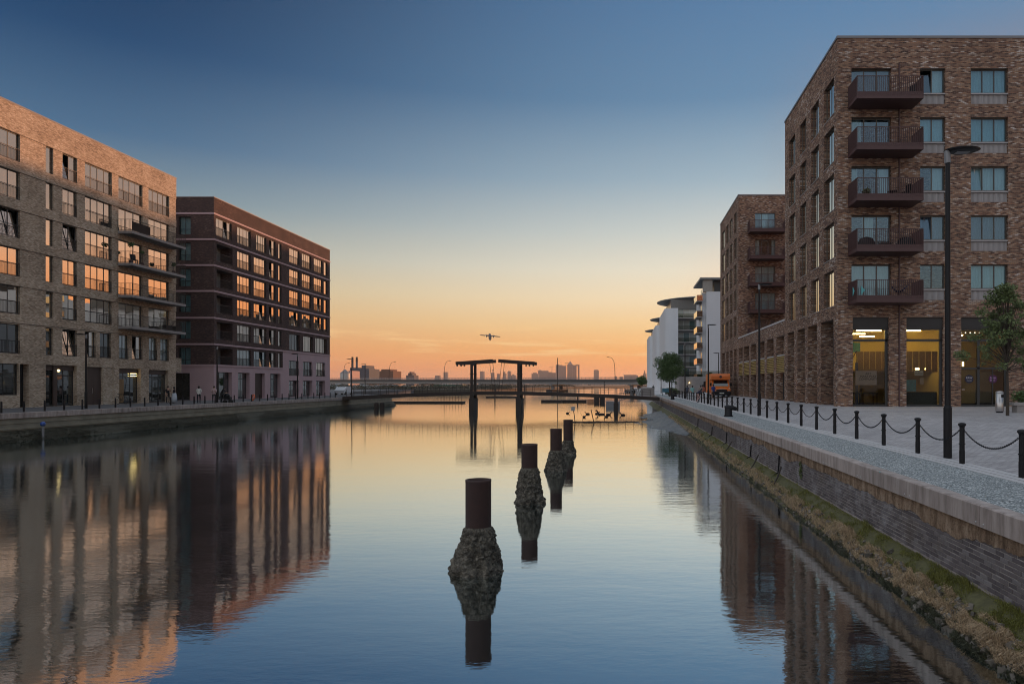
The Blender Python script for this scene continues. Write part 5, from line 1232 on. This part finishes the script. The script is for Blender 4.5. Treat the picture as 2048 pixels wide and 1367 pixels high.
# ------------------------------------------------------------------ people
def person(label, p, rz, shirt, legs, hair='hair', pose='stand', shorts=False, hgt=1.7, grp=None, skirt=None, sleeves=False):
    t = thing('person', label, 'person', p, grp, rz)
    J = dict(hip=(0,0,.93), ch=(0,0,1.28), nk=(0,-.01,1.47), hd=(0,-.03,1.58), ht=(0,-.01,1.69))
    for s, q in ((1,'R'),(-1,'L')):
        J['l1'+q] = (s*.1,0,.86); J['kn'+q] = (s*.11,-.03,.48); J['an'+q] = (s*.11,.02,.08); J['to'+q] = (s*.13,-.15,.035)
        J['sh'+q] = (s*.19,0,1.4); J['el'+q] = (s*.25,.04,1.12); J['wr'+q] = (s*.23,-.1,.9); J['fi'+q] = (s*.22,-.14,.8)
    if pose == 'walk':
        J['knR'] = (.1,-.18,.5); J['anR'] = (.1,-.2,.1); J['toR'] = (.1,-.36,.05); J['knL'] = (-.1,.06,.48); J['anL'] = (-.1,.3,.14); J['toL'] = (-.1,.2,.03); J['wrR'] = (.24,.14,.92); J['fiR'] = (.24,.16,.82); J['elL'] = (-.25,-.08,1.13); J['wrL'] = (-.22,-.24,.98); J['fiL'] = (-.2,-.31,.93)
    if pose == 'phone':
        for q, s in (('R',1),('L',-1)): J['el'+q] = (s*.23,-.05,1.1); J['wr'+q] = (s*.1,-.28,1.18); J['fi'+q] = (s*.06,-.33,1.24)
    if pose == 'hands_face':
        J['elR'] = (.26,-.1,1.15); J['wrR'] = (.1,-.2,1.38); J['fiR'] = (.05,-.16,1.47)
    if pose == 'hunch':
        J['ch'] = (0,-.14,1.24); J['nk'] = (0,-.26,1.38); J['hd'] = (0,-.34,1.46); J['ht'] = (0,-.37,1.56)
        for q, s in (('R',1),('L',-1)): J['sh'+q] = (s*.18,-.2,1.32); J['el'+q] = (s*.22,-.3,1.06); J['wr'+q] = (s*.16,-.48,1.0); J['fi'+q] = (s*.14,-.55,.97)
    if pose == 'bend':
        J['ch'] = (0,-.22,1.15); J['nk'] = (0,-.36,1.26); J['hd'] = (0,-.45,1.31); J['ht'] = (0,-.5,1.4)
        for q, s in (('R',1),('L',-1)): J['sh'+q] = (s*.18,-.3,1.2); J['el'+q] = (s*.22,-.36,.96); J['wr'+q] = (s*.2,-.48,.76); J['fi'+q] = (s*.18,-.52,.68)
        J['knL'] = (-.12,-.2,.52); J['anL'] = (-.14,.14,.16); J['toL'] = (-.14,.05,.03)
    names = list(J); idx = {n: i for i, n in enumerate(names)}
    rad = dict(hip=.135, ch=.145, nk=.052, hd=.088, ht=.075, l1=.088, kn=.058, an=.04, to=.035, sh=.055, el=.042, wr=.03, fi=.034)
    E = [('hip','ch'),('ch','nk'),('nk','hd'),('hd','ht')]
    for q in 'RL': E += [('hip','l1'+q),('l1'+q,'kn'+q),('kn'+q,'an'+q),('an'+q,'to'+q),('ch','sh'+q),('sh'+q,'el'+q),('el'+q,'wr'+q),('wr'+q,'fi'+q)]
    k = hgt/1.74
    me = bpy.data.meshes.new('body'); me.from_pydata([tuple(v*k for v in J[n]) for n in names], [(idx[a], idx[b]) for a, b in E], [])
    tmp = bpy.data.objects.new('tmp', me); COL.objects.link(tmp); sk = tmp.modifiers.new('s', 'SKIN'); sk.use_smooth_shade = True
    for n in names:
        r = rad[n.rstrip('RL') if n not in rad else n]*k; me.skin_vertices[0].data[idx[n]].radius = (r*(1.25 if n in ('ch','hip') else 1), r*(.85 if n in ('ch','hip') else 1))
    me.skin_vertices[0].data[0].use_root = True; tmp.modifiers.new('d', 'SUBSURF').levels = 1
    dg = bpy.context.evaluated_depsgraph_get(); res = bpy.data.meshes.new_from_object(tmp.evaluated_get(dg)); bpy.data.objects.remove(tmp); res.name = 'body'
    res.materials.clear()
    for mm in (M['skin'], shirt, legs, M['black'], M[hair]): res.materials.append(mm)
    nkz = J['nk'][2]*k
    for pl in res.polygons:
        c = pl.center; z = c.z/k
        head = (Vector(J['hd'])*k-c).length < .17*k or (Vector(J['ht'])*k-c).length < .13*k
        far = min((Vector(J[a+q])*k-c).length for a in ('wr','fi') for q in 'RL') < (.1 if sleeves else .17)*k
        if head: pl.material_index = 4 if (c.z > J['hd'][2]*k+.045 or c.y > J['hd'][1]*k+.02) else 0
        elif far: pl.material_index = 0
        elif z < .09: pl.material_index = 3
        elif z < .9: pl.material_index = 0 if (shorts and z < .56) else 2
        else: pl.material_index = 1
    res.polygons.foreach_set('use_smooth', [True]*len(res.polygons))
    put('body', res, t)
    hb = J['hd']; put('hair', MB().lathe([(.05,-.04),(.098,.0),(.1,.06),(.07,.125),(.02,.14)], 10, (hb[0]*k, (hb[1]+.025)*k, hb[2]*k)).mesh('hair', M[hair], True), t)
    if skirt is not None: put('skirt', MB().lathe([(.26,.1),(.24,.5),(.17,.95),(.13,1.0)], 14).mesh('skirt', skirt, True), t, (0,0,0))
    return t
def cloth(n, c): return mat('cloth_'+n, c, .9, vary=.15, scale=8)
gL = 'people on the left promenade'; gR = 'people on the right quay'
person('person in dark clothes raising a hand to the face by the buff block', (-44.3,68.2,QZ), R(60), cloth('black', (.015,.015,.017)), cloth('black2', (.02,.02,.022)), pose='hands_face', grp=gL)
person('person in a black top and long pale blue skirt by the buff block', (-43.8,68.4,QZ), R(-70), cloth('blk3', (.02,.018,.02)), cloth('pale', (.4,.45,.5)), pose='phone', hgt=1.62, grp=gL, skirt=cloth('paleblue', (.42,.47,.52)))
person('person in a loose white shirt and black trousers seen from behind', (-41.4,68.4,QZ), R(200), cloth('white', (.6,.6,.56)), cloth('navy', (.015,.016,.025)), pose='phone', grp=gL, sleeves=True)
person('person in a pink top and dark trousers looking down at something held', (-40.2,68.9,QZ), R(20), cloth('pinktop', (.45,.33,.33)), cloth('dk', (.018,.018,.022)), pose='phone', grp=gL)
person('person in a long dark coat leaning over a black pushchair', (-39.9,69.6,QZ), R(100), cloth('coat', (.015,.014,.016)), cloth('dk2', (.015,.015,.016)), pose='hunch', grp=gL, sleeves=True)
pc_ = thing('pushchair', 'black pushchair in front of the person in the dark coat', 'pushchair', (-39.35,69.8,QZ))
mb = MB(); mb.obox((0,0,.5), .3, .22, .16, Matrix.Rotation(R(18), 3, 'Y')); put('seat', mb.mesh('seat', M['black']), pc_)
mb = MB(); mb.lathe([(.3,0),(.28,.12),(.18,.26),(.03,.32)], 12, (-.1,0,.62), sy=.75); put('hood', mb.mesh('hood', M['black'], True), pc_)
mb = MB(); mb.tube([(-.2,0,.5),(-.5,0,1.0)], .02, 6); put('handle', mb.mesh('handle', M['black']), pc_)
for x in (-.28,.28):
    for yv in (-.2,.2): mb = MB(); mb.tube([(x,yv-.02,.14),(x,yv+.02,.14)], .14, 12); put('wheel', mb.mesh('wheel', M['rubber']), pc_)
person('person in a bright blue shirt and shorts walking in front of the van', (10.2,78.6,gz(10.2)), R(185), cloth('blue', (.02,.05,.22)), cloth('shorts', (.03,.025,.03)), pose='walk', shorts=True, grp=gR)
person('person in a beige jacket between the lamp post and the van, seen from behind', (8.95,80,gz(8.95)), R(180), cloth('beige', (.26,.21,.18)), cloth('dk4', (.03,.03,.03)), grp=gR, sleeves=True)
person('person in a pale teal top with reddish hair walking on the quay', (8.4,84,gz(8.4)), R(175), cloth('teal', (.2,.42,.42)), cloth('dk5', (.1,.12,.13)), pose='walk', grp=gR)
person('person in a dark grey blue coat below the amber wall lamp', (8.6,93,gz(8.6)), R(190), cloth('greyblue', (.06,.07,.1)), cloth('dk6', (.04,.04,.05)), grp=gR, sleeves=True)
person('person in dark top and pink leggings bending over the chain posts', (7.55,70.5,QZ+.02), R(100), cloth('dknavy', (.03,.03,.06)), cloth('pinkleg', (.42,.26,.24)), pose='bend', grp=gR)
person('person in a reddish jacket half hidden by the lamp post', (9.4,82,gz(9.4)), R(160), cloth('red', (.4,.12,.08)), cloth('dk7', (.05,.05,.06)), grp=gR)
person('small dark figure alone on the far quay beside the jetty', (6.6,150,QZ), R(180), cloth('dk8', (.02,.02,.024)), cloth('dk9', (.02,.02,.024)), grp=gR)
# bicycle against the buff block
bk = thing('bicycle', 'dark bicycle leaning on the wall by the lobby of the buff block', 'bicycle', (-46.7, 65.3, GZL), None, R(90)); bk.rotation_euler = (R(-8), 0, R(90))
for x in (-.5, .52):
    mb = MB(); mb.tube([(x+.33*math.cos(2*PI*k/18),0,.34+.33*math.sin(2*PI*k/18)) for k in range(19)], .02, 5, False); w = put('wheel', mb.mesh('wheel', M['rubber']), bk)
mb = MB(); mb.tube([(-.5,0,.34),(-.05,0,.3),(.38,0,.82),(-.2,0,.85),(-.05,0,.3)], .02, 6); mb.tube([(-.5,0,.34),(-.2,0,.85)], .015, 6); mb.tube([(.52,0,.34),(.38,0,.95)], .02, 6); put('frame', mb.mesh('frame', M['black']), bk)
put('saddle', MB().box(-.33,-.06,.92,-.1,.06,.97).mesh('saddle', M['black']), bk); put('handlebar', MB().box(.36,-.25,.96,.4,.25,1.0).mesh('handlebar', M['black']), bk)

# ------------------------------------------------------------------ far bank: scrub, rubble, sheds
rs = np.random.RandomState(8); Vs = []
for i in range(360):
    x = -150+100*rs.rand()**.8; yv = (258 if x < -76 else 258+(x+76)*1.2)+6+40*rs.rand(); s = .8+1.2*rs.rand()
    Vs.append(leafclump(46, (x, yv, 1.6+s*.5), (s*1.5, s*1.3, s*.85), .22, rs))
for i in range(160):
    x = -62+30*rs.rand(); yv = 360+130*rs.rand()+max(0, (x+60))*9; s = 1+1.2*rs.rand(); Vs.append(leafclump(30, (x-16, yv, 1.6+s*.4), (s*2, s*2, s*.8), .3, rs))
tag(leaves('scrub', np.concatenate(Vs), M['scrub']), kind='stuff')
Vs = []
for i in range(700):
    x = -2300+2700*rs.rand(); yv = 1300+2200*rs.rand(); s = 6+6*rs.rand(); Vs.append(leafclump(10, (x, yv, s*.6), (s*2.5, s*2, s*.75), 2.4, rs))
tag(leaves('distant_woods', np.concatenate(Vs), M['scrub']), kind='stuff')
def rubble(name, cx, cy_, rx, ry, h_, n, m, seed):
    rs = np.random.RandomState(seed); mb = MB()
    for i in range(n):
        a = rs.rand()*2*PI; q = math.sqrt(rs.rand()); s = .15+.35*rs.rand()
        mb.obox((cx+rx*q*math.cos(a), cy_+ry*q*math.sin(a), 1.6+h_*(1-q)*rs.rand()+s*.4), s, s*.8, s*.6, Euler((rs.rand()*3, rs.rand()*3, rs.rand()*3)).to_matrix())
    tag(put(name, mb.mesh(name, M[m])), kind='stuff')
rubble('rubble', -103, 285, 9, 5, 1.9, 420, 'concrete', 1); rubble('rubble', -112, 300, 7, 5, 1.6, 300, 'ltgrey', 2)
def shed(label, px0, px1, yv, zt, m, roof=.8, dep=14):
    x0, x1 = (px0-1245)*yv/F, (px1-1245)*yv/F; t = thing('shed', label, 'shed', ((x0+x1)/2, yv, 1.6))
    mb = MB(); mb.box(x0,yv,1.55,x1,yv+dep,zt); part(t, 'wall', mb, m)
    mb = MB(); mb.add([(x0-.3,yv-.3,zt+.002),(x1+.3,yv-.3,zt+.002),(x1+.3,yv+dep+.3,zt+.002),(x0-.3,yv+dep+.3,zt+.002),(x0-.3,yv+dep/2,zt+roof),(x1+.3,yv+dep/2,zt+roof)], [(0,3,2,1),(0,1,5,4),(2,3,4,5),(0,4,3),(1,2,5)]); part(t, 'roof', mb, M['roofgrey'])
shed('pale blue shed under the left end of the road bridge', 655, 674, 330, 3.4, mat('paleblue_steel', (.36,.46,.52), .6), .5)
shed('red brown shed under the road bridge behind the scrub', 748, 796, 520, 3.0, mat('redbrown_steel', (.2,.09,.06), .7), .5)
shed('white shed under the road bridge right of the red brown one', 801, 822, 470, 2.5, M['white'], .4)
shed('long green shed seen under the road bridge', 866, 925, 640, 3.2, mat('green_steel', (.05,.19,.12), .6), .5)
shed('grey concrete store under the road bridge between the portals', 955, 1007, 520, 3.5, M['concrete'], .1)
# ------------------------------------------------------------------ distant skyline
sk = mat('far_masonry', (.13,.11,.115), .9, vary=.1, scale=.05); sg_ = mat('far_glass', (.1,.1,.12), .5, vary=.1, scale=.05); sbk = mat('far_brick', (.14,.07,.05), .9, vary=.2, scale=.1); mill = mat('mill_cladding', (.06,.075,.1), .8, vary=.1, scale=.1)
def far(name, label, px0, px1, ytop, yv, m=None, dep=None, steps=(), cat='building', wins=True):
    x0, x1 = (px0-1245)*yv/F, (px1-1245)*yv/F; w = x1-x0; z = EYE+(768-ytop)*yv/F; dep = dep or w
    t = thing(name, label, cat, ((x0+x1)/2, yv, 1.5)); mb = MB(); mb.box(x0,yv,1.5,x1,yv+dep,z); part(t, 'wall', mb, m or sk)
    for (a, b, yt) in steps:
        zz = EYE+(768-yt)*yv/F; mb = MB(); mb.box(x0+w*a,yv+dep*.1,z+.002,x0+w*b,yv+dep*.9,zz); part(t, 'upper_storey', mb, m or sk)
    if wins and z > 20:
        n = int(z/9); mb = MB()
        for i in range(n):
            zz = 6+i*(z-9)/max(1, n); mb.box(x0+w*.06,yv-.35,zz,x1-w*.06,yv-.004,zz+3.5)
        part(t, 'window_band', mb, sg_)
    return t
far('mill_building', 'grey blue mill behind the left end of the road bridge, below two chimneys', 700, 722, 735, 700, mill, 40, wins=False)
far('mill_tower', 'tallest dark block of the grey blue mill, right of the chimneys', 721, 738, 737, 696, mill, 30, ((.0,.5,730),), wins=False)
for k, px in enumerate((705, 713.6)):
    x = (px-1245)*715/F; t = thing('chimney', f'{["left","right"][k]} one of two thin mill chimneys with dark tips', 'chimney', (x, 715, 1.5), 'mill chimneys')
    zt = EYE+(768-713.5)*715/F; mb = MB(); mb.cyl(x,715,1.5,zt-5,1.3,1.05,10); part(t, 'stack', mb, mill); mb = MB(); mb.cyl(x,715,zt-5,zt,1.15,1.0,10); part(t, 'tip', mb, M['timberdark'])
x = (690-1245)*600/F; t = thing('silo', 'pale round silo with conical roof left of the mill', 'silo', (x, 600, 1.5)); zt = EYE+(768-746)*600/F
mb = MB(); mb.cyl(x,600,1.5,zt,3.9,n=20); part(t, 'drum', mb, mat('silo_steel', (.4,.42,.42), .5)); mb = MB(); mb.tube([(x,600,zt),(x,600,zt+3.2)], [4.1,.5], 20); part(t, 'roof', mb, M['roofgrey'])
far('mill_annex', 'low shed with pinkish roof between the silo and the mill', 697, 703, 741, 640, mat('pinkish_roof', (.4,.25,.24), .7), 20, wins=False)
far('brick_flats', 'brown brick block of flats with stepped roof right of the mill', 758, 786, 741.5, 800, sbk, 30, ((.1,.75,738),), wins=True)
far('long_shed', 'low long building between the mill and the brick flats', 742, 760, 752, 800, sk, 30, wins=False)
far('house', 'grey gabled house shape on the skyline left of the drawbridge', 812, 828, 750, 900, sk, 20, ((.2,.75,745.5),(.38,.55,743)), wins=False)
D = 3400
for (a, b, yt, lab, st) in ((870,878,750.5,'low wide block on the skyline before the third bridge lamp',()),(887,893.5,743.5,'slim tower on the skyline behind the third bridge lamp',()),(960,967,742,'pale tower on the skyline between the two portals, leftmost',()),(982,986.5,745,'thin tower with a crane on the skyline between the portals',()),(994,998,747,'short tower on the skyline left of the right hand beam rods',()),
    (1006,1011,746.5,'stepped tower on the skyline behind the right hand beam rods',((.1,.6,743),)),(1015,1020.5,743,'tower with small crown on the skyline just left of the right portal',((.2,.8,741.5),)),(1021.5,1031,750,'low blocks on the skyline behind the right portal',((.3,.6,748),)),
    (1063,1077,747,'long low block at the left of the tower cluster',((.2,.7,745),)),(1076,1096,741,'broad pale block left of the tallest towers',((.05,.3,739.5),)),(1095,1111,745,'low block directly left of the tallest towers',((.1,.5,743.5),)),
    (1111.5,1124,729.5,'tall slab tower, left one of the tallest cluster',((.1,.45,728.5),)),(1124,1131.5,731,'narrower slab touching the left tall tower',()),(1145.5,1152.5,729.5,'tall slab right of the pyramid topped tower',()),(1155.5,1158.5,729,'thin tower at the right edge of the tallest cluster',()),
    (1187.5,1197.5,740,'lone block tower right of the tallest cluster',((.1,.8,739),)),(1229,1234,752,'small block under the rightmost bridge lamp',()),(1239,1246,753,'small low block right of the rightmost bridge lamp',()),(1247.5,1276,750,'long low building behind the small tree',((.0,.9,749),)),(1286.5,1293,747,'hazy stepped tower just left of the white blocks',((.2,.7,743.5),(.35,.55,740.5)))):
    far('tower', lab, a, b, yt, D+random.uniform(-250,250), st and sk or sk, 30, st)
t = far('pyramid_tower', 'tall square tower with a pyramid roof in the middle of the skyline cluster', 1134.5, 1145.3, 728.6, 3300, sk, 26)
x = (1139.9-1245)*3300/F; z0 = EYE+(768-728.5)*3300/F; mb = MB(); mb.add([(x-12,3301,z0),(x+12,3301,z0),(x+12,3325,z0),(x-12,3325,z0),(x,3313,z0+16.5)], [(0,3,2,1),(0,1,4),(1,2,4),(2,3,4),(3,0,4)]); part(t, 'pyramid_roof', mb, sg_)
mb = MB(); mb.box(x+26.5,3300,z0-6,x+42,3324,z0-.5); part(t, 'bridging_block', mb, sk)
def crane(label, px, ytop, yv, jib):
    x = (px-1245)*yv/F; z = EYE+(768-ytop)*yv/F; t = thing('crane', label, 'crane', (x, yv, 2), 'cranes on the skyline')
    mb = MB(); mb.box(x-.8,yv-.8,2,x+.8,yv+.8,z); part(t, 'mast', mb, M['timberdark']); mb = MB(); mb.box(x-jib*.35,yv-.6,z,x+jib,yv+.6,z+1.5); part(t, 'jib', mb, M['timberdark'])
crane('thin tower crane over the skyline between the two portals', 984.5, 739.5, D, 9); crane('thin tower crane over the tallest skyline cluster', 1132, 726, D, 14); crane('thin tower crane on the skyline above the broad pale block', 1104, 734.5, D, -12)
# ------------------------------------------------------------------ aeroplane
ap = thing('aeroplane', 'dark twin propeller aeroplane with high wing flying low over the skyline', 'aeroplane', ((980-1245)*820/F, 820, EYE+(768-674)*820/F)); ap.rotation_euler = (R(22), R(4), R(14)); ap.scale = (1, 1, 1.0)
dk = mat('plane_paint', (.05,.048,.05), .5)
mb = MB(); mb.tube([(0,-12,.5),(0,-10,.2),(0,-5,0),(0,7,0),(0,10,.0),(0,11.5,-.3)], [.2,.9,1.75,1.75,1.3,.3], 14); put('fuselage', mb.mesh('fuselage', dk, True), ap)
mb = MB(); mb.add([(-11.5,.8,1.35),(-11.5,-.6,1.35),(0,-1.4,1.25),(11.5,-.6,1.35),(11.5,.8,1.35),(0,1.4,1.25)]+[(-11.5,.8,1.85),(-11.5,-.6,1.85),(0,-1.4,2.2),(11.5,-.6,1.85),(11.5,.8,1.85),(0,1.4,2.0)], [(0,1,2,3,4,5),(11,10,9,8,7,6)]+[(i, (i+1) % 6+0, 6+(i+1) % 6, 6+i) for i in range(6)]); put('wing', mb.mesh('wing', dk), ap)
for s in (-1,1):
    mb = MB(); mb.tube([(s*4,-2.5,.9),(s*4,2.6,.95),(s*4,3.2,.95)], [.5,.85,.4], 10); o = put('engine', mb.mesh('engine', dk, True), ap)
    mb = MB()
    for k in range(4): mb.obox((s*4+1.0*math.cos(k*PI/2+.4),3.25,.95+1.0*math.sin(k*PI/2+.4)), .95, .05, .14, Matrix.Rotation(-(k*PI/2+.4), 3, 'Y'))
    put('propeller', mb.mesh('propeller', dk), o)
    put('landing_light', MB().lathe([(.1,-.1),(.16,0),(.1,.1)], 8).mesh('landing_light', M['spot']), ap, (s*5.5,-1.0,1.4))
put('tail_fin', MB().add([(-.12,-12,.6),(-.12,-8.5,.9),(-.12,-11,5),(-.12,-12.6,5),(.12,-12,.6),(.12,-8.5,.9),(.12,-11,5),(.12,-12.6,5)], [(0,1,2,3),(7,6,5,4),(0,4,5,1),(1,5,6,2),(2,6,7,3),(3,7,4,0)]).mesh('tail_fin', dk), ap)
put('tailplane', MB().box(-4,-12.6,5.0,4,-11,5.15).mesh('tailplane', dk), ap)

# ------------------------------------------------------------------ haze over the whole place
m, h = newmat('haze'); nd = h[0]; Lk = h[-1]
pv = nd('ShaderNodeVolumePrincipled'); pv.inputs['Color'].default_value = (.98,.87,.78,1); pv.inputs['Density'].default_value = HAZE; pv.inputs['Anisotropy'].default_value = .35
o = nd('ShaderNodeOutputMaterial'); Lk.new(pv.outputs[0], o.inputs['Volume'])
if HAZE > 0: tag(put('haze', MB().box(-7200,-260,-1.9,950,9300,150).mesh('haze', m)), kind='stuff')
